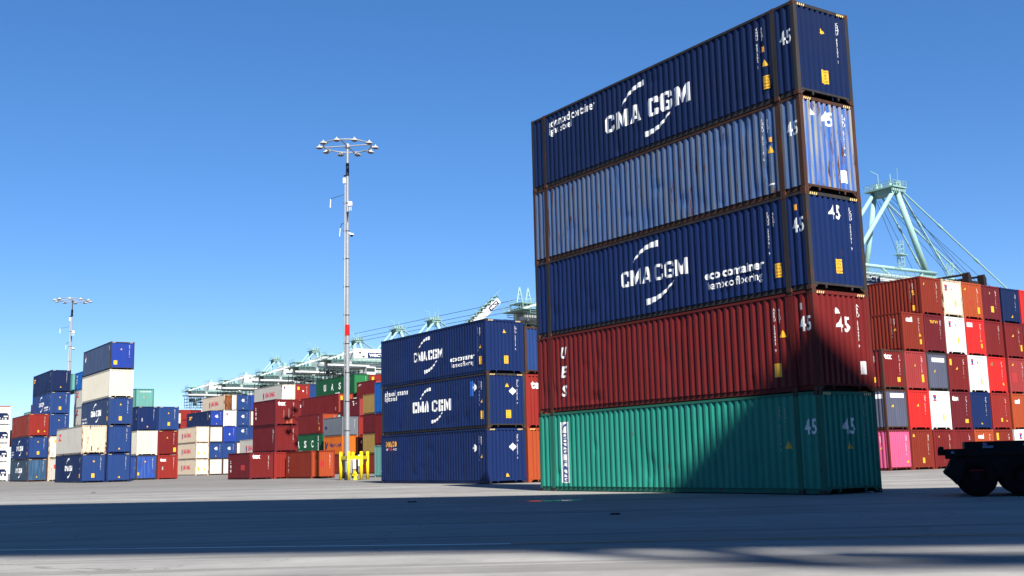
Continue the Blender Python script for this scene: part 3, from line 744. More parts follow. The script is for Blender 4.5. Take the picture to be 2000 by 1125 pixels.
# white reefers at the frame edge
OA = (3.44, 163.41)
GR = 'white refrigerated containers at the left edge'
def reefer_unit(t, L, k):
    y = -L / 2
    mb = MB(); poly = [(-0.95, 0.75), (0.98, 0.75), (0.98, 1.45), (0.72, 1.78), (-0.95, 1.78)]
    mb.prism(poly, y - 0.02, y + 0.02)
    o = part('cooling_unit', mb.mesh('cooling_unit'), PT['navy'], t)
    mb = MB(); mb.box(0.25, 0.85, y - 0.05, y - 0.02, 1.15, 1.35); mb.box(0.42, 0.66, y - 0.05, y - 0.02, 0.62, 1.02); mb.box(-0.5, -0.2, y - 0.05, y - 0.02, 0.9, 1.1); mb.box(0.05, 0.2, y - 0.045, y - 0.02, 0.8, 1.0)
    part('control_box', mb.mesh('control_box'), PT['white'], o)
    mb = MB(); mb.box(0.35, 0.5, y - 0.012, y - 0.006, 2.02, 2.2)
    part('warning_label', mb.mesh('warning_label'), D['y'], t)
    mb = MB(); mb.prism([(-0.15, 2.2), (0.15, 2.2), (0, 2.45)], y - 0.012, y - 0.006)
    part('warning_triangle', mb.mesh('warning_triangle'), D['o'], t)
for k, lb in enumerate(('white refrigerated container at the left edge, on the ground', 'white refrigerated container at the left edge, second from the ground',
                        'white refrigerated container at the left edge, second from the top', 'white refrigerated container with an orange top rail, top of the left edge stack')):
    t = container(OA, 0, k * 2.83, L40, HC if k == 3 else 2.82, 'white', lb, GR, flat=True, ser=None, stripes=False, post=PT['orange'] if k == 3 else None)
    reefer_unit(t, L40, k)
    if k == 3:
        for ch in t.children:
            if ch.name.startswith('frame'): ch.material_slots[0].material = PT['white']
        mb = MB(); mb.box(-1.1, 1.1, -L40 / 2 - 0.012, -L40 / 2 + 0.0, HC - 0.17, HC - 0.02)
        part('top_rail', mb.mesh('top_rail'), PT['orange'], t)

# ---- white rows in the middle distance
GE = 'containers in the white and blue rows'
OE = (39.0, 176.98)
def Ec(col, lv, pt, label, L=L40, **kw): return container(OE, col, lv * HC, L, HC, pt, label, GE, pitch=2.51, stripes=False, **kw)
RW = RUSTPOST['white']; RB = RUSTPOST['brown']
Ec(0, 0, 'reefer', 'rust stained white reefer with red lettering, bottom of the white rows', end='whiterust', post=RW, flat=False, ser=None, marks=yming() + [box_label(0.4, 0.8, 0.4, 0.6), box_label(1.6, 0.8, 0.25, 0.4)])
Ec(1, 0, 'white', 'scratched white container second in the bottom white row', end='whiterust', post=RB, ser=None, marks=[('rust_stain', rect(1.1, 0.4, 0.04, 1.3), 'E', 'dim')])
Ec(2, 0, 'white', 'white container partly hidden by the low dark red one', end='whiterust', post=RB, ser=None)
Ec(0, 1, 'reefer', 'rust stained white reefer with red lettering, second level of the white rows', end='white', post=RW, ser=None, marks=yming() + [box_label(0.35, 0.8, 0.3, 0.5), box_label(1.55, 0.8, 0.2, 0.4)])
Ec(1, 1, 'blue', 'blue container marked 45 right of the white reefer, second level', L=L40, tri_=(1.2, 0.4), marks=[n45(0.9, 1.55, 'E', 0.6, 0.55)])
Ec(2, 1, 'blue', 'blue container marked 45 above the low dark red one, second level', marks=[n45(0.85, 1.55, 'E', 0.6, 0.55)])
Ec(3, 1, 'white', 'white container end beside the grey white reefer, second level', end='whiterust', post=RB, ser=None)
Ec(0, 2, 'reefer', 'rust stained white reefer with red lettering, third level of the white rows', end='whiterust', post=RW, ser=None, marks=yming())
Ec(1, 2, 'white', 'white container with rusty posts left of the bright blue one, third level', end='whiterust', post=RB, ser=None, marks=[('faded_lettering', rect(0.7, 0.35, 1.0, 0.18), 'E', 'dim')])
Ec(2, 2, 'royal2', 'bright royal blue container marked with a small 4, third level', marks=[('size_mark', T('4', 1.0, 1.3, 0.3, 0.4, 0.02), 'E', 'w')])
Ec(3, 2, 'blue', 'blue container marked 45 in the third level of the white rows', marks=[n45(0.85, 1.8, 'E', 0.6, 0.55)])
Ec(4, 2, 'blue', 'blue container edge beside the dark red stack, third level', ser=None)
Ec(1, 3, 'navy', 'navy container with small orange mark and a 45, fourth level, its long side showing', L=L45, end='royal2', tri_=(1.2, 0.4), marks=[('lettering', merge(rect(1.6, 1.95, 1.7, 0.28), rect(1.6, 1.6, 1.1, 0.28)), 'S', 'o'), n45(12.95, 1.6, 'S', 0.5, 0.5), n45(0.9, 1.55, 'E', 0.6, 0.55)])  # royal blue end: navy with sunlight put into the paint
Ec(2, 3, 'white', 'clean white container with a small pink emblem, fourth level', marks=ymark(0.55, 2.0) + [box_label(1.5, 0.75, 0.22, 0.4)], ser=None)
Ec(3, 3, 'blue', 'blue container marked 45 right of the clean white one, fourth level', tri_=(1.2, 0.4), marks=[n45(0.85, 1.55, 'E', 0.6, 0.55)])
Ec(4, 3, 'white', 'white container edge with a yellow label beside the dark red stack', end='whiterust', post=RB, ser=None, marks=[box_label(0.8, 0.7, 0.3, 0.6)])
t = Ec(2, 4, 'reefer', 'white reefer with red lettering and a rusted end, top of the white rows', end='white', post=RW, ser=None, marks=yming())
mb = MB(); mb.box(-1.06, 0.35, -L40 / 2 - 0.03, -L40 / 2 + 0.005, 0.22, HC - 0.12)
part('rusted_door', mb.mesh('rusted_door'), PT['rustdoor'], t)
Ec(3, 4, 'blue', 'blue container marked 45 on the top level of the white rows', tri_=(1.2, 0.35), marks=[n45(0.85, 1.6, 'E', 0.6, 0.55)])
Ec(4, 4, 'blue', 'blue container edge on the top level, left of the grey white reefer', ser=None, end='royal2')
OR_ = (58.73, 250.44)
container(OR_, 0, 13.0, L40, ST, 'red', 'red container against the sky left of the white reefers', GE, ser=None)
container(OR_, 1, 13.0, L40, ST, 'dred', 'red container with white lettering against the sky, beside the white reefers', GE, ser=None, marks=[tex(0.9, 1.5, 'E', 0.9, 0.45)])
container(OR_, 0, 13.0 - ST, L40, ST, 'red', 'red container under the one against the sky, left of the navy long side', GE, ser=None)
container(OR_, -1, 13.0 - ST / 3, L40, ST, 'white', 'white container end squeezed beside the mid blue one, far behind', GE, ser=None, post=RW)

# ---- dark red 20 foot stack and the orange one beside it
GF = 'low dark red and orange containers'
OF = (14.21, 82.95)
def F(col, lv, pt, label, **kw): return container(OF, col, lv * ST, L20, ST, pt, label, GF, pitch=2.52, **kw)
F(0, 0, 'dred2', 'scuffed dark red container on the ground left of the dark red stack', end='dred', marks=[('lettering', vtext('tex', 0.75, 1.9, 0.7, 0.3, 0.03), 'S', 'w'), tex(0.3, 1.98, 'E', 0.8, 0.42), ('paint_patch', rect(3.6, 0.9, 1.2, 0.5), 'S', 'pr')], side=False)  # sunlit end painted in the brighter of two dark reds
F(1, 0, 'red', 'bright red bottom container of the dark red stack, squeezed beside the orange one', ser=None)
F(1, 1, 'dred2', 'plain dark red container, middle of the dark red stack', end='dred')  # end lighter than the side, sun painted in
F(1, 2, 'dred2', 'dark red container with white lettering and an orange patch, top of the dark red stack', end='dred', side=False, marks=[('lettering', vtext('tex', 0.75, 2.05, 0.75, 0.3, 0.03), 'S', 'w'), tex(0.3, 1.95, 'E', 0.8, 0.42), ('paint_patch', rect(1.15, 0.2, 0.65, 0.42), 'E', 'p'), ('scuff_mark', rect(0.9, 0.8, 0.03, 0.7), 'E', 'dim'), ('scuff_mark', rect(1.45, 0.75, 0.03, 0.9), 'E', 'dim')])  # brighter red on the end imitates the sun there
container((17.63, 76.19), 0, 0, L20, ST, 'redbrown', 'orange container on the ground left of the yellow bollards', GF, end='orange', side=False,  # brighter end and darker side paint in the sun contrast
    marks=[('lettering', vtext('CAPITAL', 0.65, 2.1, 0.55, 0.26, 0.03), 'S', 'w'), ('paint_patch', rect(0.95, 1.05, 0.4, 0.55), 'E', 'pr')])

# ---- wall behind the lamp mast
GG = 'containers in the wall behind the lamp mast'
O2 = (44.14 - 2.5, 149.64)
container(O2, 0, HC, L40, HC, 'greyw', 'grey white reefer with a red emblem peeping over the low dark red container', GG, ser=None, stripes=False, marks=yming(2.9))
container(O2, 1, 4 * HC, L40, HC, 'greyw', 'white reefer with red lettering on top, behind the dark red stack', GG, end='white', post=RW, ser=None, stripes=False, marks=yming() + ymark(0.4, 2.1) + [box_label(1.6, 0.25, 0.3, 0.45)])
container(O2, 2, 4 * HC, L40, HC, 'red', 'red container with a yellow label right of the white reefer on top', GG, stripes=False, marks=[box_label(0.3, 2.0, 0.35, 0.5), ('warning_label', rect(1.2, 1.7, 0.2, 0.25), 'E', 'w')])
container(O2, 2, 3 * HC, L40, HC, 'dred', 'dark red container sliver below the red one with the yellow label', GG, stripes=False, ser=None, marks=[('lettering', T('x', 0.75, 2.0, 0.4, 0.4, 0.04), 'E', 'w')])
container(O2, 3, 4 * HC, L40, HC, 'blue', 'blue container between the red one and the dark green one, top level', GG, stripes=False, ser=None)
OG = (41.68, 127.89)
container(OG, 0, HC, L45, HC, 'green', 'dark green container with white letters low down beside the orange lettered one', GG, stripes=False, ser=None, marks=[('lettering', merge(*[T(ch, 1.9 + 2.6 * i, 0.95, 0.85, 1.05, 0.03) for i, ch in enumerate('UASC')]), 'S', 'w'), ('name_panel', vtext('UACU 836215', 12.3, 2.6, 0.5, 0.35, 0.05), 'S', 'w'), ('small_lettering', T('reefer', 5.2, 0.35, 1.3, 0.3, 0.02), 'S', 'w')])
container(OG, 0, 2 * HC, L45, HC, 'dred', 'dark red container with a sunlit end painted brighter, above the lower green one', GG, end='orange', stripes=False, tri_=(1.1, 2.0), marks=[('data_plate', rect(12.5, 0.5, 0.25, 0.5), 'S', 'y')])  # orange end: the dark red as the sun brightens it
container(OG, 1, 3 * HC, L45, HC, 'dred', 'long dark red container under the upper dark green one', GG, end='orange', stripes=False, ser=None, marks=[box_label(0.4, 1.95, 0.35, 0.6), ('small_lettering', vtext('HB', 0.9, 2.5, 1.8, 0.25), 'S', 'dim'), ('data_plate', rect(12.7, 0.5, 0.25, 0.5), 'S', 'y')])  # end paint brightened to imitate sun
container(OG, 2, 4 * HC, L45, HC, 'green', 'dark green container with white letters, top level behind the lamp mast', GG, end='green_sunlit', stripes=False, marks=[('lettering', merge(*[T(ch, 2.9 + 2.7 * i, 0.95, 0.85, 1.05, 0.03) for i, ch in enumerate('UASC')]), 'S', 'w'), ('small_lettering', T('reefer', 7.2, 0.35, 1.6, 0.3, 0.02), 'S', 'w')])  # end uses the sunlit copy of the green
container(OG, 3, 4 * HC, L45, HC, 'red', 'red container with a yellow label right of the upper dark green one', GG, stripes=False, ser=None, marks=[box_label(0.45, 2.0, 0.38, 0.55)])
OS = (40.43, 118.57)
def Sx(col, lv, pt, label, **kw): return container(OS, col, lv * ST, L20, ST, pt, label, GG, pitch=2.56, **kw)
Sx(0, 1, 'hot', 'orange container with dark blue lettering behind the lamp mast', side=False, ser=None, marks=[('lettering', T('Hapag-Lloyd', 2.0, 0.95, 3.7, 0.75, 0.03), 'S', 'n'), ('logo_mark', merge(rect(0.5, 0.75, 0.35, 1.1), ([(0.85, 1.25), (1.35, 1.85), (1.5, 1.7), (1.1, 0.8)], [(0, 1, 2, 3)])), 'S', 'n')])
Sx(0, 2, 'grey', 'grey container with a small navy mark behind the lamp mast', side=False, marks=[('logo_mark', rect(0.35, 1.0, 0.75, 0.4), 'S', 'n')])
Sx(1, 1, 'dred', 'dark red container sliver right of the orange lettered one', ser=None, marks=[('name_panel', rect(0.35, 1.5, 0.12, 0.4), 'E', 'w')])
Sx(1, 2, 'red', 'red container sliver right of the grey one', ser=None)
Sx(1, 3, 'dred2', 'maroon container passing behind the lamp mast', end='pinkred', ser=None, side=False, marks=[('faded_lettering', merge(rect(3.9, 2.1, 0.5, 0.12), rect(4.2, 1.6, 0.2, 0.4), rect(5.0, 1.8, 0.3, 0.12)), 'S', 'w')])  # lighter end colour imitates sunlight on the maroon
Sx(2, 4, 'dred', 'dark red container with tiny white lettering just left of the blue stack', end='orange', side=False, ser=None, marks=[('lettering', T('JCF', 0.5, 1.95, 0.9, 0.3, 0.03), 'S', 'w')])  # orange stands for the sunlit dark red end
Sx(0, 0, 'redbrown', 'rust red container on the ground behind the yellow bollards', ser=None)
OT = (40.83, 106.79)
for k, (pt, lb) in enumerate((('redbrown', 'rust red container behind the right hand bollards, bottom of the tan stack'), ('tan', 'lower tan container right of the lamp mast'),
                              ('dred2', 'dark red container between the two tan ones'), ('tan', 'upper tan container right of the lamp mast'))):
    container(OT, 0, k * ST, L20, ST, pt, lb, GG, side=False, ser=None, marks=[('lettering', vtext('MSCU 6118', 1.5, 2.2, 0.4, 0.14), 'S', 'k')] if pt == 'tan' else [])
OU = (22.08, 59.73)
container(OU, 0, 0, L40, HC, 'paleteal', 'pale teal container squeezed behind the blue stack, on the ground', GG, side=False, ser=None, marks=[('lettering', vtext('CHINA', 1.5, 2.5, 0.5, 0.34, 0.03), 'S', 'w'), ('name_panel', rect(2.6, 0.8, 0.3, 1.5), 'S', 'w')])
container(OU, 0, HC, L40, HC, 'dred', 'dark red container above the pale teal one, beside the blue stack', GG, side=False, ser=None, marks=[(dep, diamond(1.8, 2.0, 0.28), 'S', 'w')])
container(OU, 0, 2 * HC, L40, HC, 'bright', 'bright blue container with vertical white letters beside the blue stack', GG, side=False, ser=None, marks=[('lettering', vtext('HYUNDAI', 1.5, 2.45, 0.4, 0.3, 0.03), 'S', 'w')])

# folded flat racks on the right hand wall
def flat_rack(al, be, label):
    aJ = Vector((math.cos(YJ), math.sin(YJ), 0)); bJ = Vector((-math.sin(YJ), math.cos(YJ), 0))
    p = grid(*OJ) + aJ * al + bJ * be; p.z = 5 * ST
    t = empty('flat_rack', p, YJ); tag(t, label, 'flat rack', 'folded flat racks on the right hand wall')
    mb = MB()
    for x in (-1.1, 1.1): mb.box(x - 0.1, x + 0.1, 0.3, 11.8, 0.0, 0.14)
    for y in (1, 4, 7, 10): mb.box(-1.0, 1.0, y, y + 0.12, 0.02, 0.12)
    part('base_frame', mb.mesh('base_frame'), DARK, t)
    for x in (-1.0, 1.0):
        mb = MB(); mb.prism([(x - 0.18, 0.0), (x + 0.18, 0.0), (x + 0.22, 0.7), (x, 1.0), (x - 0.18, 0.92)], -0.1, 0.4)
        part('end_post', mb.mesh('end_post'), paint('black_brown_steel', (0.03, 0.022, 0.02), 0.4, 0.3), t)
        mb = MB(); mb.bar((x, 0.2, 0.86), (x, 11.6, 0.86), 0.14, 0.14); mb.bar((x, 3.0, 0.1), (x, 1.0, 0.6), 0.1, 0.1)
        part('top_bar', mb.mesh('top_bar'), DARK, t)
    mb = MB(); mb.box(-0.9, 0.9, 0.3, 4.5, 0.14, 0.5); part('folded_wall', mb.mesh('folded_wall'), DARK, t)
flat_rack(2.5 * 5 + 0.9, 0.8, 'black folded flat rack on top of the maroon container, right hand wall')

# ------------------------------------------------------------------ ground
def ground_material():
    mt, t, p = new_mat('yard_concrete')
    o = coords(t, (1, 1, 1), False)
    big = noise(t, o, 0.045, 5, 0.6); mid = noise(t, o, 0.6, 6, 0.65); fine = noise(t, o, 45.0, 3, 0.7)
    mp = t.nodes.new('ShaderNodeMapping'); mp.inputs['Rotation'].default_value = (0, 0, R(22)); mp.inputs['Scale'].default_value = (0.06, 1.6, 1)
    tc = t.nodes.new('ShaderNodeTexCoord'); t.links.new(tc.outputs['Object'], mp.inputs[0])
    tyre = noise(t, mp.outputs[0], 1.0, 5, 0.6)
    mp2 = t.nodes.new('ShaderNodeMapping'); mp2.inputs['Rotation'].default_value = (0, 0, R(-14)); mp2.inputs['Scale'].default_value = (0.05, 1.1, 1)
    t.links.new(tc.outputs['Object'], mp2.inputs[0])
    tyre2 = noise(t, mp2.outputs[0], 1.0, 4, 0.6)
    c = mixc(t, ramp(t, mid, 0.35, 0.7), (0.205, 0.20, 0.19), (0.285, 0.28, 0.262))
    # the yard beyond the apron is older and darker
    sx = t.nodes.new('ShaderNodeSeparateXYZ'); t.links.new(tc.outputs['Object'], sx.inputs[0])
    wob = N(t, 'ShaderNodeMath', operation='MULTIPLY_ADD'); t.links.new(big, wob.inputs[0]); wob.inputs[1].default_value = 14.0
    t.links.new(sx.outputs['Y'], wob.inputs[2])
    c = mixc(t, ramp(t, wob.outputs[0], 62, 82), c, mixc(t, ramp(t, mid, 0.35, 0.7), (0.135, 0.128, 0.118), (0.205, 0.196, 0.18)))
    c = mixc(t, ramp(t, tyre, 0.54, 0.64, 0, 0.6), c, (0.10, 0.095, 0.09))
    c = mixc(t, ramp(t, tyre2, 0.55, 0.64, 0, 0.5), c, (0.10, 0.095, 0.09))
    mp3 = t.nodes.new('ShaderNodeMapping'); mp3.inputs['Rotation'].default_value = (0, 0, R(4)); mp3.inputs['Scale'].default_value = (0.035, 0.42, 1)
    t.links.new(tc.outputs['Object'], mp3.inputs[0])
    wear = noise(t, mp3.outputs[0], 1.0, 8, 0.7)
    wf = N(t, 'ShaderNodeMath', operation='MULTIPLY'); t.links.new(ramp(t, wear, 0.45, 0.68, 0, 0.75), wf.inputs[0]); t.links.new(ramp(t, wob.outputs[0], 40, 58, 0.35, 1.0), wf.inputs[1])
    c = mixc(t, wf.outputs[0], c, (0.085, 0.08, 0.075))
    c = mixc(t, ramp(t, wear, 0.28, 0.42, 0.4, 0), c, (0.30, 0.29, 0.27))
    c = mixc(t, ramp(t, big, 0.55, 0.75, 0, 0.3), c, (0.20, 0.19, 0.18))
    c = mixc(t, ramp(t, fine, 0.3, 0.75, 0.0, 0.28), c, (0.16, 0.155, 0.15))
    spot = noise(t, o, 5.0, 6, 0.75)
    c = mixc(t, ramp(t, spot, 0.56, 0.72, 0.0, 0.45), c, (0.13, 0.122, 0.112))
    c = mixc(t, ramp(t, spot, 0.30, 0.42, 0.35, 0.0), c, (0.33, 0.32, 0.30))
    vo = t.nodes.new('ShaderNodeTexVoronoi'); vo.feature = 'DISTANCE_TO_EDGE'; vo.inputs['Scale'].default_value = 0.11
    wp = N(t, 'ShaderNodeVectorMath', operation='MULTIPLY_ADD')
    nz = t.nodes.new('ShaderNodeTexNoise'); nz.inputs['Scale'].default_value = 0.5; nz.inputs['Detail'].default_value = 6
    t.links.new(o, nz.inputs['Vector']); t.links.new(nz.outputs['Color'], wp.inputs[0]); wp.inputs[1].default_value = (3, 3, 0); t.links.new(o, wp.inputs[2])
    t.links.new(wp.outputs[0], vo.inputs['Vector'])
    c = mixc(t, ramp(t, vo.outputs['Distance'], 0.0, 0.0022, 0.55, 0.0), c, (0.06, 0.055, 0.05))
    t.links.new(c, p.inputs['Base Color'])
    t.links.new(ramp(t, mid, 0.3, 0.7, 0.62, 0.85), p.inputs['Roughness'])
    p.inputs['Specular IOR Level'].default_value = 0.04
    bp = t.nodes.new('ShaderNodeBump'); bp.inputs['Strength'].default_value = 0.35; bp.inputs['Distance'].default_value = 0.012
    t.links.new(fine, bp.inputs['Height']); t.links.new(bp.outputs[0], p.inputs['Normal'])
    return mt
mb = MB(); mb.add([(-2500, -1500, 0), (2500, -1500, 0), (2500, 3500, 0), (-2500, 3500, 0)], [(0, 1, 2, 3)])
tag(part('ground', mb.mesh('ground'), ground_material()), kind='structure')
def line_sheet(pts, w, z, mat, name, label):
    mb = MB()
    for (x0, y0), (x1, y1) in zip(pts[:-1], pts[1:]):
        d = Vector((x1 - x0, y1 - y0)).normalized(); n_ = Vector((-d.y, d.x)) * w / 2
        mb.add([(x0 - n_.x, y0 - n_.y, z), (x1 - n_.x, y1 - n_.y, z), (x1 + n_.x, y1 + n_.y, z), (x0 + n_.x, y0 + n_.y, z)], [(0, 1, 2, 3)])
    o = part(name, mb.mesh(name), mat); return tag(o, label, kind='structure')
def worn_line(name, col):
    mt, t, p = new_mat(name)
    nn = noise(t, coords(t, (1.5, 1.5, 1), False), 1.0, 6, 0.7)
    t.links.new(mixc(t, ramp(t, nn, 0.5, 0.7, 0, 0.8), col, (0.23, 0.225, 0.21)), p.inputs['Base Color']); p.inputs['Roughness'].default_value = 0.7
    return mt
line_sheet([(-16.0, 17.7), (-7.6, 16.6), (-0.1, 15.5)], 0.10, 0.004, worn_line('worn_white_line', (0.72, 0.72, 0.68)), 'painted_line', 'thin worn white line crossing the shaded concrete')
line_sheet([(-0.1, 15.5), (6.8, 15.15), (14, 14.8)], 0.09, 0.004, worn_line('worn_yellow_line', (0.42, 0.22, 0.06)), 'painted_line', 'faint orange line crossing the shaded concrete at right')
line_sheet([(-16.5, 20.4), (-10.6, 25.6)], 0.13, 0.004, worn_line('worn_white_line_short', (0.66, 0.66, 0.63)), 'painted_line', 'short slanting white line in the shade at left')
# damp patch
mt, t, p = new_mat('damp_concrete'); p.inputs['Base Color'].default_value = (0.05, 0.05, 0.052, 1); p.inputs['Roughness'].default_value = 0.16
mb = MB(); mb.add([(0.95 + (0.85 + 0.15 * math.sin(3 * a)) * math.cos(a), 31.7 + (0.45 + 0.1 * math.cos(2 * a)) * math.sin(a), 0.004) for a in [2 * math.pi * i / 28 for i in range(28)]], [tuple(range(28))])
tag(part('puddle', mb.mesh('puddle'), mt), kind='structure')
# scraps of litter
for i, (x, y, lb) in enumerate(((-3.09, 33.17, 'small dark scrap lying on the shaded concrete left of the tall stack'), (2.01, 22.99, 'small dark scrap lying on the shaded concrete in front of the tall stack'),
                     (-22.07, 58.5, 'dark rag lying on the sunlit yard before the left stacks'))):
    mb = MB(); r = random.Random(i); n = 9
    ring = [(0.15 * (0.6 + r.random() * 0.5) * math.cos(6.283 * k / n), 0.12 * (0.6 + r.random() * 0.6) * math.sin(6.283 * k / n)) for k in range(n)]
    vs = [(u, v, 0.0) for u, v in ring] + [(u * 0.7, v * 0.7, 0.02 + r.random() * 0.02) for u, v in ring] + [(0, 0, 0.03)]
    fs = [(k, (k + 1) % n, n + (k + 1) % n, n + k) for k in range(n)] + [(n + k, n + (k + 1) % n, 2 * n) for k in range(n)]
    mb.add(vs, fs); o = part('scrap', mb.mesh('scrap'), DARK, None, (x, y, 0)); tag(o, lb, 'litter')

# ------------------------------------------------------------------ lamp masts
GALV = plain('galvanised_steel', (0.36, 0.375, 0.39), 0.5, 0.3, 0.6, 9.0)
WHT = plain('white_plastic', (0.75, 0.75, 0.74), 0.4)
LAMP = plain('lamp_housing', (0.42, 0.42, 0.40), 0.5)
BLK = plain('black_cable', (0.012, 0.012, 0.014), 0.5)
LENS = plain('lamp_lens', (0.16, 0.16, 0.15), 0.25)
def make_mast(loc, label, spin):
    t = empty('light_mast', loc, spin); tag(t, label, 'light mast', 'high lamp masts over the yard')
    Ht = 27.05
    mb = MB()
    for k in range(6):
        z0, z1 = Ht * k / 6, Ht * (k + 1) / 6
        f = lambda z: 0.195 - 0.10 * z / Ht
        mb.tube((0, 0, z0), (0, 0, z1), f(z0), f(z1), 20, cap=False)
    part('pole', mb.mesh('pole', True), GALV, t)
    mb = MB(); mb.tube((0, 0, 0), (0, 0, 0.12), 0.45, seg=20); part('base_flange', mb.mesh('base_flange'), GALV, t)
    for k in range(11): 
        mb = MB(); z = 1.5 + 2.3 * k; mb.tube((0, 0, z), (0, 0, z + 0.06), 0.21 - 0.10 * z / Ht, seg=16); mb.box(-0.30, -0.12, -0.07, 0.0, z - 0.02, z + 0.10)
        part('cable_clamp', mb.mesh('cable_clamp'), BLK, t)
    mb = MB(); mb.tube((-0.26, -0.05, 0.3), (-0.18, -0.05, 23.8), 0.05, seg=8); part('conduit', mb.mesh('conduit', True), GALV, t)
    mb = MB(); mb.tube((0, 0, 11.4), (0, 0, 12.25), 0.19, 0.187, 20, cap=False); part('red_band', mb.mesh('red_band', True), plain('red_band_paint', (0.55, 0.012, 0.012), 0.4), t)
    mb = MB(); mb.tube((0, 0, 24.6), (0, 0, 25.6), 0.14, 0.135, 16); part('dark_sleeve', mb.mesh('dark_sleeve'), plain('dark_sleeve_paint', (0.012, 0.016, 0.04), 0.5), t)
    mb = MB()
    seg = 40
    for k in range(seg):
        a, b = 2 * math.pi * k / seg, 2 * math.pi * (k + 1) / seg
        mb.tube((1.95 * math.cos(a), 1.95 * math.sin(a), Ht), (1.95 * math.cos(b), 1.95 * math.sin(b), Ht), 0.062, seg=6)
    for k in range(4):
        a = math.pi / 2 * k; mb.tube((0, 0, Ht), (1.95 * math.cos(a), 1.95 * math.sin(a), Ht), 0.055, seg=6)
    part('lamp_ring', mb.mesh('lamp_ring'), GALV, t)
    mb = MB(); mb.lathe([(0.0, 0.22), (0.12, 0.2), (0.2, 0.08), (0.22, -0.1), (0.12, -0.25), (0.0, -0.25)], (0, 0, Ht)); part('ring_hub', mb.mesh('ring_hub'), GALV, t)
    hm = MB(); hm.lathe([(0.0, 0.30), (0.05, 0.28), (0.06, 0.20), (0.13, 0.15), (0.26, 0.05), (0.29, 0.0), (0.28, -0.03), (0.0, -0.03)], seg=16); hm.box(-0.40, -0.1, -0.05, 0.05, 0.05, 0.15)
    hmesh = hm.mesh('lamp_head')
    lm = MB(); lm.lathe([(0.0, -0.10), (0.16, -0.085), (0.25, -0.031), (0.0, -0.031)], seg=16); lmesh = lm.mesh('lamp_glass')
    for k in range(10):
        a = 2 * math.pi * (k + 0.35) / 10
        h = part('lamp_head', hmesh, LAMP, t, (2.28 * math.cos(a), 2.28 * math.sin(a), Ht - 0.16), a)
        part('lamp_glass', lmesh, LENS, h)
    mb = MB(); mb.box(-0.34, -0.12, -0.14, 0.05, 23.9, 24.35); part('junction_box', mb.mesh('junction_box'), WHT, t)
    mb = MB(); mb.box(0.1, 0.40, -0.15, 0.1, 22.0, 22.35); mb.tube((0.2, -0.05, 22.0), (0.2, -0.05, 21.6), 0.025); mb.tube((0.32, -0.05, 22.0), (0.32, -0.05, 21.6), 0.025); part('radio_unit', mb.mesh('radio_unit'), WHT, t)
    mb = MB(); mb.tube((0.05, -0.1, 21.5), (0.05, -0.1, 20.6), 0.09, 0.02); mb.path([(-0.12, 0, 19.8), (-0.22, 0, 20.4), (-0.36, 0, 20.6), (-0.5, 0, 20.5), (-0.6, 0, 20.2)], 0.025); part('loop_cable', mb.mesh('loop_cable'), BLK, t)
    mb = MB(); mb.tube((-0.6, 0, 20.2), (-0.66, 0, 19.5), 0.03); part('antenna', mb.mesh('antenna'), WHT, t)
    mb = MB(); mb.path([(-0.2, 0, 23.0), (-1.35, 0, 22.7), (-1.42, 0, 22.6)], 0.018); part('antenna_arm', mb.mesh('antenna_arm'), BLK, t)
    mb = MB(); mb.tube((-1.42, 0, 22.65), (-1.45, 0, 21.95), 0.04); part('antenna', mb.mesh('antenna'), WHT, t)
    mb = MB(); mb.tube((0.08, 0, 19.75), (0.32, 0, 19.7), 0.05); mb.lathe([(0.0, 0.0), (0.15, -0.02), (0.17, -0.14), (0.0, -0.16)], (0.36, 0, 19.72), 12); cm_ = part('camera_housing', mb.mesh('camera_housing'), WHT, t)
    mb = MB(); mb.lathe([(0.13, -0.16), (0.10, -0.26), (0.0, -0.3)], (0.36, 0, 19.72), 12); part('camera_dome', mb.mesh('camera_dome', True), BLK, cm_)
    return t
m1 = make_mast((-13.25, 87.9, 0), 'tall galvanised lamp mast with a red band, rising from the yellow bollards', R(-8))
m2 = copy_tree(m1)
m2.location = (-67.2, 167.0, 0); m2.rotation_euler = (0, 0, R(18)); m2.scale = (1.12, 1.12, 1.0)
m2['label'] = 'distant lamp mast rising behind the far left cluster of containers'

# ------------------------------------------------------------------ yellow guard and things at the mast foot
YEL = plain('safety_yellow', (0.80, 0.58, 0.01), 0.45, 0, 0.15)
YELS = YEL
t = empty('bollard_guard', (-12.8, 87.6, 0)); tag(t, 'yellow steel bollard guard with cross rails around the foot of the lamp mast', 'bollard guard')
o_ = Vector((-12.8, 87.6, 0))
bp = {'a': (-13.72, 87.6), 'b': (-12.86, 86.0), 'd': (-12.02, 86.9), 'e': (-11.80, 88.9), 'c': (-13.10, 89.9)}
pm = MB(); pm.tube((0, 0, 0), (0, 0, 2.12), 0.125, seg=16); pm.lathe([(0.125, 2.12), (0.1, 2.18), (0.0, 2.2)], seg=16); pmesh = pm.mesh('post', True)
for k, (x, y) in bp.items(): part('post', pmesh, YEL, t, Vector((x, y, 0)) - o_)
for a, b in (('a', 'b'), ('b', 'd'), ('d', 'e'), ('e', 'c'), ('c', 'a')):
    mb = MB(); mb.bar((*(Vector(bp[a]) - o_.xy), 1.72), (*(Vector(bp[b]) - o_.xy), 1.72), 0.09, 0.26)
    part('rail', mb.mesh('rail'), YEL, t)
t = empty('fire_hydrant', (-12.52, 87.1, 0)); tag(t, 'squat yellow fire hydrant inside the bollard guard', 'hydrant')
mb = MB(); mb.lathe([(0.16, 0), (0.16, 0.06), (0.11, 0.08), (0.11, 0.45), (0.14, 0.47), (0.14, 0.5), (0.10, 0.6), (0.03, 0.66), (0.03, 0.7), (0, 0.7)]); part('barrel', mb.mesh('barrel', True), YEL, t)
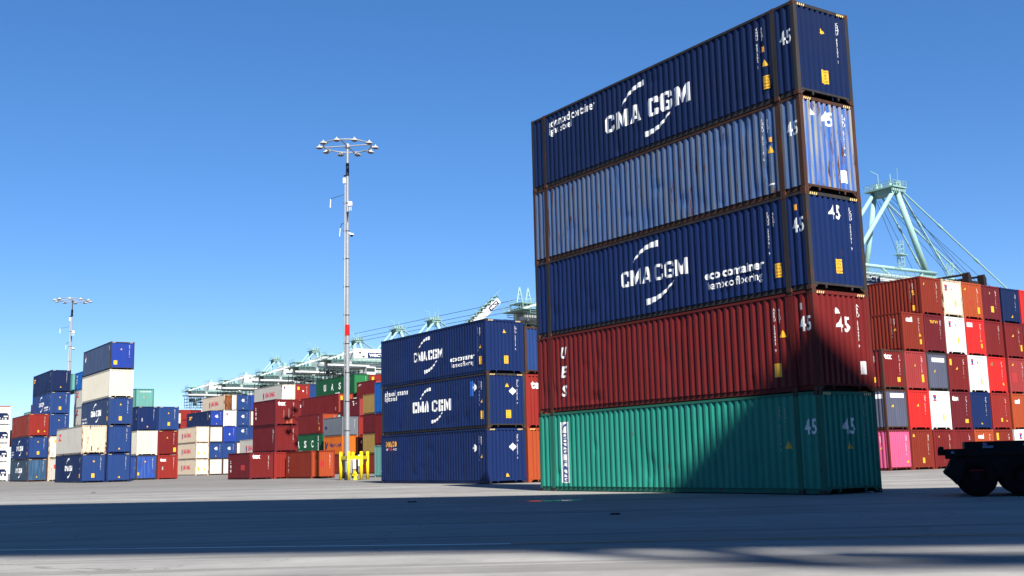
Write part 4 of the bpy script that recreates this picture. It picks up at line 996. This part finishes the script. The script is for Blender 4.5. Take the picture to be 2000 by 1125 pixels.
for s in (-1, 1):
    mb = MB(); mb.tube((0, 0, 0.36), (s * 0.2, 0, 0.36), 0.06); part('outlet_cap', mb.mesh('outlet_cap'), YEL, t)
def cabinet(x, y, w, d, z0, z1, mat, label, legs=True):
    t = empty('electrical_box', (x, y, 0)); tag(t, label, 'electrical box')
    mb = MB(); mb.box(-w / 2, w / 2, -d / 2, d / 2, z0, z1); part('cabinet', mb.mesh('cabinet'), mat, t)
    mb = MB(); mb.box(-w / 2 + 0.03, w / 2 - 0.03, -d / 2 - 0.015, -d / 2 - 0.002, z0 + 0.03, z1 - 0.03); dr = part('door', mb.mesh('door'), mat, t)
    mb = MB(); mb.box(w / 2 - 0.09, w / 2 - 0.06, -d / 2 - 0.03, -d / 2 - 0.015, (z0 + z1) / 2 - 0.05, (z0 + z1) / 2 + 0.05); part('handle', mb.mesh('handle'), BLK, dr)
    if z0 > 0.1:
        for s in (-1, 1):
            mb = MB(); mb.box(s * w * 0.35 - 0.03, s * w * 0.35 + 0.03, -0.03, 0.03, 0, z0); part('leg', mb.mesh('leg'), GALV, t)
cabinet(-12.72, 88.1, 0.24, 0.2, 0.85, 1.75, WHT, 'white electrical box on legs beside the lamp mast')
cabinet(-12.98, 88.5, 0.26, 0.25, 0.5, 1.6, GALV, 'grey electrical box behind the white one beside the lamp mast')
cabinet(-13.55, 88.4, 0.3, 0.25, 0.0, 1.55, plain('dark_cabinet', (0.03, 0.03, 0.035), 0.5), 'dark cabinet left of the lamp mast behind the bollard guard')

# ------------------------------------------------------------------ black trailer at right
TB = plain('black_trailer_paint', (0.005, 0.005, 0.006), 0.7)
TY = plain('tyre_rubber', (0.005, 0.005, 0.005), 0.9)
t = empty('yard_trailer', (12.0, 28.0, 0), R(-20.5)); tag(t, 'black container trailer parked in the shade at the right edge', 'trailer')
# local x runs from the tail (left in the photo) to the right
mb = MB(); mb.box(-0.72, 11.0, -0.55, 1.95, 1.0, 1.345); part('bed', mb.mesh('bed'), TB, t)
mb = MB(); mb.box(-1.18, -0.72, -0.5, 1.9, 0.93, 1.175); part('tail_beam', mb.mesh('tail_beam'), TB, t)
for y in (-0.35, 1.65):
    mb = MB(); mb.box(-1.35, -1.18, y - 0.1, y + 0.1, 1.02, 1.17); mb.lathe([(0.06, 1.17), (0.07, 1.22), (0.0, 1.25)], (-1.27, y, 0), 10); part('guide_lug', mb.mesh('guide_lug'), TB, t)
for y0, y1 in ((-0.62, 0.0), (1.4, 2.02)):
    mb = MB(); mb.prism([(-1.05, 0.93), (-1.13, 0.76), (-1.26, 0.58), (-1.08, 0.42), (-0.98, 0.30), (-0.86, 0.42), (-0.70, 0.9)], y0, y1); part('mudguard', mb.mesh('mudguard'), TB, t)
for y in (0.1, 1.3):
    mb = MB(); mb.box(-0.6, 10.5, y - 0.09, y + 0.09, 0.55, 1.0); part('chassis_beam', mb.mesh('chassis_beam'), TB, t)
mb = MB(); mb.box(-0.95, 3.2, -0.50, -0.46, 0.45, 1.0); part('side_skirt', mb.mesh('side_skirt'), TB, t)
wm = MB(); prof = [(0.24, -0.12), (0.28, -0.14), (0.455, -0.13), (0.488, -0.09), (0.493, 0.0), (0.488, 0.09), (0.455, 0.13), (0.28, 0.14), (0.24, 0.12)]
ws = []
seg = 32
for i in range(seg):
    a = 2 * math.pi * i / seg
    for r_, y in prof: ws.append((r_ * math.cos(a), y, r_ * math.sin(a)))
n = len(prof); fs = []
for i in range(seg):
    j = (i + 1) % seg
    for k in range(n): fs.append((i * n + k, j * n + k, j * n + (k + 1) % n, i * n + (k + 1) % n))
wm.add(ws, fs); wmesh = wm.mesh('tyre', True)
rm = MB(); rm.tube((0, -0.08, 0), (0, 0.08, 0), 0.25, seg=20); rm.tube((0, -0.15, 0), (0, 0.15, 0), 0.11, seg=12); rmesh = rm.mesh('rim')
for x in (-0.50, 0.54, 1.72):
    for y in (-0.42, -0.12, 1.52, 1.82):
        w = part('tyre', wmesh, TY, t, (x, y, 0.49)); part('rim', rmesh, TB, w)
    mb = MB(); mb.tube((x, -0.3, 0.49), (x, 1.7, 0.49), 0.09); part('axle', mb.mesh('axle'), TB, t)
STK = plain('faded_sticker', (0.20, 0.24, 0.42), 0.5)
for x, z, w, h in ((-0.30, 1.27, 0.09, 0.06), (-0.31, 1.2, 0.24, 0.06), (0.6, 1.24, 0.10, 0.06)):
    mb = MB(); mb.box(x, x + w, -0.556, -0.551, z - 0.02, z + h - 0.02); part('sticker', mb.mesh('sticker'), STK, t)
mb = MB(); mb.box(-1.05, -0.97, -0.508, -0.501, 1.06, 1.12); part('sticker', mb.mesh('sticker'), STK, t)
mb = MB(); mb.box(-0.66, -0.54, -0.508, -0.501, 0.88, 0.93); part('sticker', mb.mesh('sticker'), STK, t)
mb = MB(); mb.box(-0.68, -0.18, -0.508, -0.501, 0.62, 0.66); part('reflective_strip', mb.mesh('reflective_strip'), plain('red_reflector', (0.25, 0.01, 0.02), 0.4), t)

# ------------------------------------------------------------------ quay cranes
AQ = paint('pale_aqua_paint', (0.37, 0.60, 0.57), 0.12, 0.3, 0.5)
AQD = paint('aqua_walkway_paint', (0.30, 0.50, 0.46), 0.08, 0.3, 0.55)
WHC = paint('white_crane_paint', (0.78, 0.82, 0.80), 0.05, 0.15, 0.5)
DKC = plain('dark_trolley_steel', (0.03, 0.045, 0.045), 0.6)
SIGN = plain('sign_blue', (0.012, 0.02, 0.09), 0.5)
ROPE = plain('wire_rope', (0.03, 0.035, 0.04), 0.6)
def rails(mb, x0, x1, y0, y1, z, h=1.1, step=1.6, m_=0):
    pts = [(x0, y0), (x1, y0), (x1, y1), (x0, y1), (x0, y0)]
    for (a, b), (c, d) in zip(pts[:-1], pts[1:]):
        for zz in (z + h, z + h * 0.5): mb.bar((a, b, zz), (c, d, zz), 0.07, 0.07, m_)
        n = max(1, int(math.hypot(c - a, d - b) / step))
        for i in range(n): mb.bar((a + (c - a) * i / n, b + (d - b) * i / n, z), (a + (c - a) * i / n, b + (d - b) * i / n, z + h), 0.07, 0.07, m_)
def sign_board(t, u, v, z, w, h):
    mb = MB(); mb.box(u - w / 2, u + w / 2, v - 0.12, v, z - h / 2, z + h / 2); s = part('sign_board', mb.mesh('sign_board'), SIGN, t)
    vs, fs = fit(text2d('WBCT', 0.04), u - w * 0.42, z - h * 0.30, w * 0.84, h * 0.6)
    me = bpy.data.meshes.new('lettering'); me.from_pydata([(x, v - 0.14, y) for x, y in vs], [], fs)
    part('lettering', me, D['w'], s)
def crane_base(label):
    t = empty('quay_crane', (0, 0, 0), YAW); tag(t, label, 'quay crane', 'quay cranes beyond the container stacks')
    def P_(name, mb, mat, par=None): return part(name, mb.mesh(name), mat, par or t)
    for x in (-17, 9):
        for y in (-9, 9):
            mb = MB(); mb.box(x - 0.8, x + 0.8, y - 0.6, y + 0.6, 1.4, 33.3); P_('portal_leg', mb, AQ)
            mb = MB(); mb.box(x - 1.2, x + 1.2, y - 2.2, y + 2.2, 0.0, 1.4); P_('wheel_bogie', mb, DKC)
        for z0, z1, w_ in ((31.2, 33.2, 0.7), (12, 13.6, 0.6)):
            mb = MB(); mb.box(x - w_, x + w_, -8.4, 8.4, z0, z1); P_('portal_beam', mb, AQ)
        for y in (-3.2, 3.2):
            mb = MB(); mb.box(x - 0.6, x + 0.6, y - 0.5, y + 0.5, 33.2, 36.4); P_('girder_support', mb, AQ)
    mb = MB(); mb.box(-16.2, 8.2, -9.5, -8.5, 18, 19.5); mb.box(-16.2, 8.2, 8.5, 9.5, 18, 19.5); mb.bar((-16.2, -9, 19.5), (8.2, -9, 33), 0.8, 0.8); P_('side_brace', mb, AQ)
    mb = MB()
    for y in (-3.2, 3.2): mb.box(-44, 12, y - 0.65, y + 0.65, 36.4, 38.9)
    for x in range(-43, 12, 6): mb.box(x - 0.3, x + 0.3, -2.5, 2.5, 37, 38)
    P_('main_girder', mb, WHC)
    mb = MB()
    for y in (-4.9, 4.9):
        mb.box(-45, 12, y - 0.45, y + 0.45, 38.0, 38.08); rails(mb, -45, 12, y - 0.45, y + 0.45, 38.08, 1.1, 2.2)
    P_('walkway', mb, AQD)
    # A-frame
    for p, q, r_ in (((0, -2.2, 56), (8.6, -2.6, 35.5), 0.58), ((0, -2.2, 56.2), (-18, -2.8, 35.8), 0.42), ((-0.6, 2.4, 55.5), (-2.6, 5.0, 36), 0.5), ((-0.4, 2.4, 56.2), (-18, 2.8, 35.8), 0.4)):
        mb = MB(); mb.tube(p, q, r_, r_ * 1.15, 14); part('mast_leg', mb.mesh('mast_leg', True), AQ, t)
    mb = MB(); mb.tube((-17, -3.4, 40.4), (9, -3.4, 40.4), 0.36, seg=12); mb.tube((-17, 3.4, 40.4), (9, 3.4, 40.4), 0.36, seg=12); part('tie_beam', mb.mesh('tie_beam', True), AQ, t)
    mb = MB(); mb.prism([(2.0, 37.0), (9.3, 37.6), (9.3, 40.1), (4.6, 40.1)], -3.3, -2.9); P_('gusset_plate', mb, AQD)
    mb = MB(); mb.tube((-8, -3.4, 40.4), (-1.5, -3.4, 36.5), 0.26); mb.tube((1.5, -3.4, 36.4), (5, -3.4, 40.2), 0.14); P_('diagonal_brace', mb, AQ)
    mb = MB(); mb.box(-2.0, 2.2, -3.2, 3.8, 56.0, 56.3); mb.box(-1.1, 1.1, -2.6, 2.9, 54.9, 56.0); pf = P_('mast_platform', mb, AQD)
    mb = MB(); rails(mb, -2.0, 2.2, -3.2, 3.8, 56.3, 1.1, 1.0); P_('railing', mb, AQD, pf)
    mb = MB()
    r = random.Random(3)
    for k in range(16): 
        x, y = r.uniform(-1.7, 1.9), r.uniform(-2.9, 3.5); w, h = r.uniform(0.25, 0.7), r.uniform(0.4, 1.7)
        mb.box(x - w / 2, x + w / 2, y - w / 2, y + w / 2, 56.2, 56.2 + h)
    mb.bar((-1, 1, 56.5), (-1, 1, 59.6), 0.12, 0.12); mb.bar((-1, 1, 59.5), (-3.2, 1, 60.0), 0.1, 0.1); mb.bar((1.2, -2, 56.5), (1.2, -2, 60.6), 0.06, 0.06); mb.bar((0.2, -1, 56.5), (0.2, -1, 59.4), 0.15, 0.15)
    for k in range(7): mb.box(-2 + k * 0.6, -1.7 + k * 0.6, -3.1, -2.7, 55.2, 55.7)
    P_('sheave_gear', mb, AQ, pf)
    for y, x1 in ((-2.4, 36), (2.8, 36), (-2.1, 17), (2.4, 17)):
        mb = MB(); mb.tube((1.6, y, 55.6), (x1, y * 1.2, 35.8), 0.17, seg=8)
        d = Vector((x1 - 1.6, 0.2 * y, -19.8))
        for f in (0.33, 0.66):
            c = Vector((1.6, y, 55.6)) + d * f; mb.tube(c - d.normalized() * 0.7, c + d.normalized() * 0.7, 0.27, seg=8)
        P_('forestay', mb, AQ)
    mb = MB()
    for k, (y, x1) in enumerate(((-2.5, 22), (-1.5, 27), (-0.5, 33), (0.5, 30), (1.5, 24), (2.5, 12), (3.1, 9.5), (-3, 14))): mb.tube((0.8, y, 56.4), (x1, y, 39), 0.045, seg=5)
    P_('hoist_rope', mb, ROPE)
    # ladder cages
    for x, y, z0, z1 in ((-3.5, -4.8, 40.5, 46), (-14, 4.5, 40, 47), (11.5, -5, 36.5, 42.5)):
        mb = MB()
        for k in range(int((z1 - z0) / 0.9)):
            z = z0 + 0.9 * k
            for i in range(8):
                a, b = math.pi / 4 * i, math.pi / 4 * (i + 1); mb.bar((x + 0.7 * math.cos(a), y + 0.7 * math.sin(a), z), (x + 0.7 * math.cos(b), y + 0.7 * math.sin(b), z), 0.05, 0.09)
        for i in range(8):
            a = math.pi / 4 * i; mb.bar((x + 0.7 * math.cos(a), y + 0.7 * math.sin(a), z0), (x + 0.7 * math.cos(a), y + 0.7 * math.sin(a), z1), 0.06, 0.06)
        mb.box(x - 1.2, x + 1.2, y - 0.9, y + 0.9, z0 + 2.4, z0 + 2.5); P_('ladder_cage', mb, AQ)
    # landside end: platform, trolley frame and cab
    mb = MB(); mb.box(-47, -38, -5.2, 5.2, 39.0, 39.16); mb.box(-46, -40, -3, 3, 40.9, 41.05); ep = P_('end_platform', mb, AQD)
    mb = MB(); rails(mb, -47, -38, -5.2, 5.2, 39.16, 1.2, 1.1); rails(mb, -46, -40, -3, 3, 41.05, 1.0, 1.1)
    for x in (-45.5, -43, -40.5):
        for y in (-2.8, 2.8): mb.bar((x, y, 39.1), (x, y, 41.0), 0.18, 0.18)
    P_('railing', mb, AQD, ep)
    r = random.Random(11)
    mb = MB()
    for x in (-45.6, -42.2, -38.8, -35.4, -32):
        for y in (-4.2, 0, 4.2): mb.bar((x, y, 31.0), (x, y, 36.4), 0.2, 0.2)
    for z in (31.1, 32.4, 33.9, 35.4):
        for y in (-4.2, 4.2): mb.bar((-45.6, y, z), (-32, y, z), 0.16, 0.16)
        for x in (-45.6, -38.8, -32): mb.bar((x, -4.2, z), (x, 4.2, z), 0.16, 0.16)
    for k in range(4): mb.bar((-45.6 + 3.4 * k, -4.2, 32.4 + 1.5 * (k % 2)), (-42.2 + 3.4 * k, -4.2, 33.9 - 1.5 * (k % 2)), 0.14, 0.14)
    P_('trolley_frame', mb, DKC)
    for k in range(12):
        x, y, z = r.uniform(-44.5, -33), r.uniform(-3.6, 3), r.uniform(32, 35); w, d_, h = r.uniform(0.8, 2.4), r.uniform(0.8, 2), r.uniform(0.5, 1.5)
        mb = MB(); mb.box(x - w / 2, x + w / 2, y - d_ / 2, y + d_ / 2, z, z + h); P_('hoist_drive', mb, DKC if k % 3 else AQ)
    for k in range(10):
        x, y = r.uniform(-46, -14), r.uniform(-4.6, 4.6); w, h = r.uniform(0.4, 1.3), r.uniform(0.7, 2.4); z = 43.5 if -35.5 < x < -20.5 else 39.1
        mb = MB(); mb.box(x - w / 2, x + w / 2, y - w / 2, y + w / 2, z, z + h); P_('equipment_box', mb, AQ if k % 2 else AQD)
    mb = MB()
    for y in (-4.75, 4.75): mb.box(-46.5, -30, y - 0.15, y + 0.15, 36.9, 37.5)
    P_('trolley_rail', mb, WHC)
    mb = MB(); mb.box(-31.2, -27.6, -5.2, -2.6, 34.4, 36.9); mb.prism([(-31.2, 34.4), (-27.6, 34.4), (-28.0, 33.7), (-30.8, 33.7)], -5.2, -2.6); cb = P_('operator_cab', mb, WHC)
    mb = MB(); mb.box(-31.22, -27.9, -5.24, -5.18, 35.0, 36.4); P_('window', mb, DKC, cb)
    pts = [(-46 + 3.4 * i / 12, -5.5, 31.0 - 2.6 * math.sin(math.pi * i / 12)) for i in range(13)]
    mb = MB(); mb.path(pts, 0.09); P_('festoon_cable', mb, ROPE)
    mb = MB(); mb.box(-36, -20, -4.2, 4.2, 39.0, 43.0); mb.prism([(-36, 43.0), (-20, 43.0), (-20.5, 43.5), (-35.5, 43.5)], -4.2, 4.2); mh = P_('machinery_house', mb, WHC)
    for x, z in ((-33.4, 42.0), (-32, 40.6), (-22, 41.8)):
        mb = MB(); mb.box(x - 0.45, x + 0.45, -4.24, -4.18, z - 0.3, z + 0.3); P_('vent', mb, DKC, mh)
    mb = MB(); mb.box(-36.8, -19.2, -5.2, -4.25, 38.82, 38.94); rails(mb, -36.8, -19.2, -5.2, -4.3, 38.94, 1.0, 1.8); rails(mb, -36, -20, -4.2, 4.2, 43.5, 1.0, 1.6); P_('house_walkway', mb, AQD, mh)
    mb = MB(); mb.bar((-46, -3.4, 39.3), (-36, -3.9, 42.4), 0.5, 0.5); mb.bar((-46, 3.4, 39.3), (-36, 3.9, 42.4), 0.5, 0.5)
    P_('truss_chord', mb, WHC)
    return t
def crane_boom(t, raised=False):
    mb = MB()
    if raised:
        for y in (-2.2, 2.2): mb.bar((6, y, 46), (29, y, 65.4), 1.5, 2.4)
        for f in (0.25, 0.5, 0.75, 1.0): 
            mb.bar((6 + 23 * f, -2.2, 46 + 19.4 * f), (6 + 23 * f, 2.2, 46 + 19.4 * f), 0.8, 0.8)
        part('boom', mb.mesh('boom'), WHC, t)
        mb = MB()
        for k in range(9):                                  # stepped walkway along the back of the boom
            x, z = 13 + 2 * k, 46 + 19.4 * (7 + 2 * k) / 23 + 1.7
            mb.box(x - 0.9, x + 0.7, -2.6, 2.6, z, z + 0.12); mb.bar((x - 0.9, -2.6, z), (x - 0.9, -2.6, z + 1.2), 0.1, 0.1); mb.bar((x - 0.9, -2.6, z + 1.2), (x + 1.1, -2.6, z + 2.9), 0.1, 0.1)
            mb.box(x - 0.3, x + 0.4, -1.5 + (k % 3), -0.5 + (k % 3), z, z + 0.7 + 0.5 * (k % 2))
        mb.bar((28, -2, 66), (28.6, -2, 69), 0.15, 0.15)
        part('boom_platform', mb.mesh('boom_platform'), AQD, t)
        d = Vector((23, 0, 19.4)).normalized(); c = Vector((26.2, -3.05, 63.0)); up_ = Vector((-d.z, 0, d.x))
        mb = MB(); w, h = 5.2, 1.9
        q = [c - d * w / 2 - up_ * h / 2, c + d * w / 2 - up_ * h / 2, c + d * w / 2 + up_ * h / 2, c - d * w / 2 + up_ * h / 2]
        mb.add([*q, *[p + Vector((0, 0.1, 0)) for p in q]], [(0, 1, 2, 3), (7, 6, 5, 4), (0, 4, 5, 1), (1, 5, 6, 2), (2, 6, 7, 3), (3, 7, 4, 0)])
        s = part('sign_board', mb.mesh('sign_board'), SIGN, t)
        vs, fs = fit(text2d('WBCT', 0.04), -w * 0.42, -h * 0.3, w * 0.84, h * 0.6)
        me = bpy.data.meshes.new('lettering'); me.from_pydata([c + d * x + up_ * y - Vector((0, 0.03, 0)) for x, y in vs], [], fs); part('lettering', me, D['w'], s)
    else:
        for y in (-3.2, 3.2): mb.box(12.3, 52, y - 0.6, y + 0.6, 36.6, 38.7)
        for x in range(14, 52, 6): mb.box(x - 0.3, x + 0.3, -2.6, 2.6, 37, 38)
        part('boom', mb.mesh('boom'), WHC, t)
CR = [((158.8, 117.0), 'large aqua quay crane rising behind the right hand wall of containers', False, (-12.5, 37.6, -3.95)),
      ((177.5, 211.0), 'quay crane whose end platform shows just left of the tall near stack', False, None),
      ((187.0, 351.0), 'quay crane with its boom raised above the three-high blue stack', True, (-27.0, 41.2, -4.25)),
      ((187.4, 381.7), 'quay crane whose mast peak shows left of the raised boom, right of the lamp mast', False, None),
      ((190.3, 426.0), 'quay crane whose mast peak shows just right of the lamp mast band', False, None),
      ((190.7, 474.2), 'quay crane whose mast peak stands left of the lamp mast', False, None),
      ((190.5, 523.0), 'farthest quay crane, its end platform low at the left of the row', False, None)]
proto = crane_base('')
for i, ((a, b), lb, raised, sg) in enumerate(CR):
    t = proto if i == 0 else copy_tree(proto)
    t.location = grid(a, b); t['label'] = lb
placed = [o for o in COL.objects if o.name.startswith('quay_crane')]
placed.sort(key=lambda o: o.name)
for o, ((a, b), lb, raised, sg) in zip(placed, CR):
    crane_boom(o, raised)
    if sg: sign_board(o, sg[0], sg[2], sg[1], 6.6, 1.9)
    if a < 170:                                          # this one carries its girder three metres lower
        for ch in o.children:
            if ch.name.split('.')[0] in ('main_girder', 'walkway', 'boom', 'tie_beam', 'gusset_plate', 'diagonal_brace', 'ladder_cage', 'hoist_rope', 'sign_board', 'machinery_house', 'end_platform',
                                         'trolley_frame', 'hoist_drive', 'trolley_rail', 'operator_cab', 'festoon_cable', 'truss_chord'): ch.location.z -= (3.6 if ch.name.startswith('boom') else 2.0)
        o.scale = (1, 1, 0.95)
    if 170 < a < 180:
        for x in (-46.2, -43.6):
            mb = MB()
            for sx_ in (-0.9, 0.9): mb.bar((x + sx_, -2.4, 40.9), (x, -2.4, 45), 0.3, 0.3)
            for z in (42, 43, 44): mb.bar((x - (45 - z) * 0.22, -2.4, z), (x + (45 - z) * 0.22, -2.4, z), 0.15, 0.15)
            part('sheave_tower', mb.mesh('sheave_tower'), AQ, o)
        mb = MB(); mb.box(-47, -34, -5.3, -5.15, 36.6, 36.8); mb.box(-47, -34, -5.3, -5.15, 38.2, 38.4)
        for k in range(27): mb.bar((-47 + k * 0.5, -5.22, 36.6), (-47 + k * 0.5, -5.22, 38.4), 0.14, 0.14)
        part('slatted_skirt', mb.mesh('slatted_skirt'), DKC, o)
# cables strung past the crane tops
t = empty('overhead_cables', grid(188, 330)); tag(t, 'thin dark cables running past the crane tops above the blue stack', 'cables')
for dz, dv in ((0, 0), (-2.2, 1.0), (-3.8, 2.0)):
    mb = MB(); p, q = grid(195, 307 + dv) - grid(188, 330), grid(190.6, 430 + dv) - grid(188, 330)
    mb.tube((p.x, p.y, 58.6 + dz), (q.x, q.y, 59.6 + dz), 0.10, seg=5); part('cable', mb.mesh('cable'), ROPE, t)

# ------------------------------------------------------------------ the crane behind the viewer that shades the apron
t = empty('gantry_crane', (20.1, -38.1, 0), math.atan2(-0.157, 1)); tag(t, 'wide gantry crane behind the viewer whose deck throws the long band of shade', 'gantry crane')
mb = MB(); mb.box(-125, 125, -11.1, 11.7, 59.7, 60.0); mb.box(-125, 125, -7.0, -4.5, 56.4, 59.7); mb.box(-125, 125, 4.5, 7.0, 56.4, 59.7); part('deck_girder', mb.mesh('deck_girder'), AQ, t)
for x in (-122, 122):
    for y in (-5.8, 5.8):
        mb = MB(); mb.box(x - 1.2, x + 1.2, y - 1.2, y + 1.2, 0, 56.4); part('leg', mb.mesh('leg'), AQ, t)
inv = t.matrix_basis.inverted()
sh = empty('sky_blocker_shed', (0, -88, 0)); tag(sh, 'long dark shed added far behind the viewer to block sky light', 'sky blocker')  # made-up shed, added only to cut sky fill on the facing sides
mb = MB(); mb.box(-170, 170, -18, 18, 0, 26); part('wall', mb.mesh('wall'), paint('dark_sky_blocker', (0.10, 0.10, 0.11), 0.2, 0.3), sh)
mb = MB(); mb.prism([(-172, 26.0), (172, 26.0), (172, 26.6), (-172, 26.6)], -19, 19); part('roof', mb.mesh('roof'), paint('dark_sky_blocker', (0.1, 0.1, 0.1)), sh)
for x in (-90, -30, 30, 90):
    mb = MB(); mb.box(x - 6, x + 6, 18.05, 18.2, 0, 9); part('door', mb.mesh('door'), DARK, sh)
for pts, r_ in (([(18.37, -41.31, 60), (20.6, -43.62, 60), (21.72, -44.55, 60), (23.45, -44.71, 60), (30, -45.2, 60)], 0.30), ([(20.0, -40.6, 60), (20.9, -42.6, 60), (21.6, -44.4, 60)], 0.36), ([(21.9, -43.2, 60), (23.76, -44.02, 60), (30, -44.6, 60)], 0.42)):
    mb = MB(); mb.path([inv @ (Vector(p) + Vector((1.69, -7.78, 0))) for p in pts], r_, 8); part('stay_pipe', mb.mesh('stay_pipe'), AQ, t)
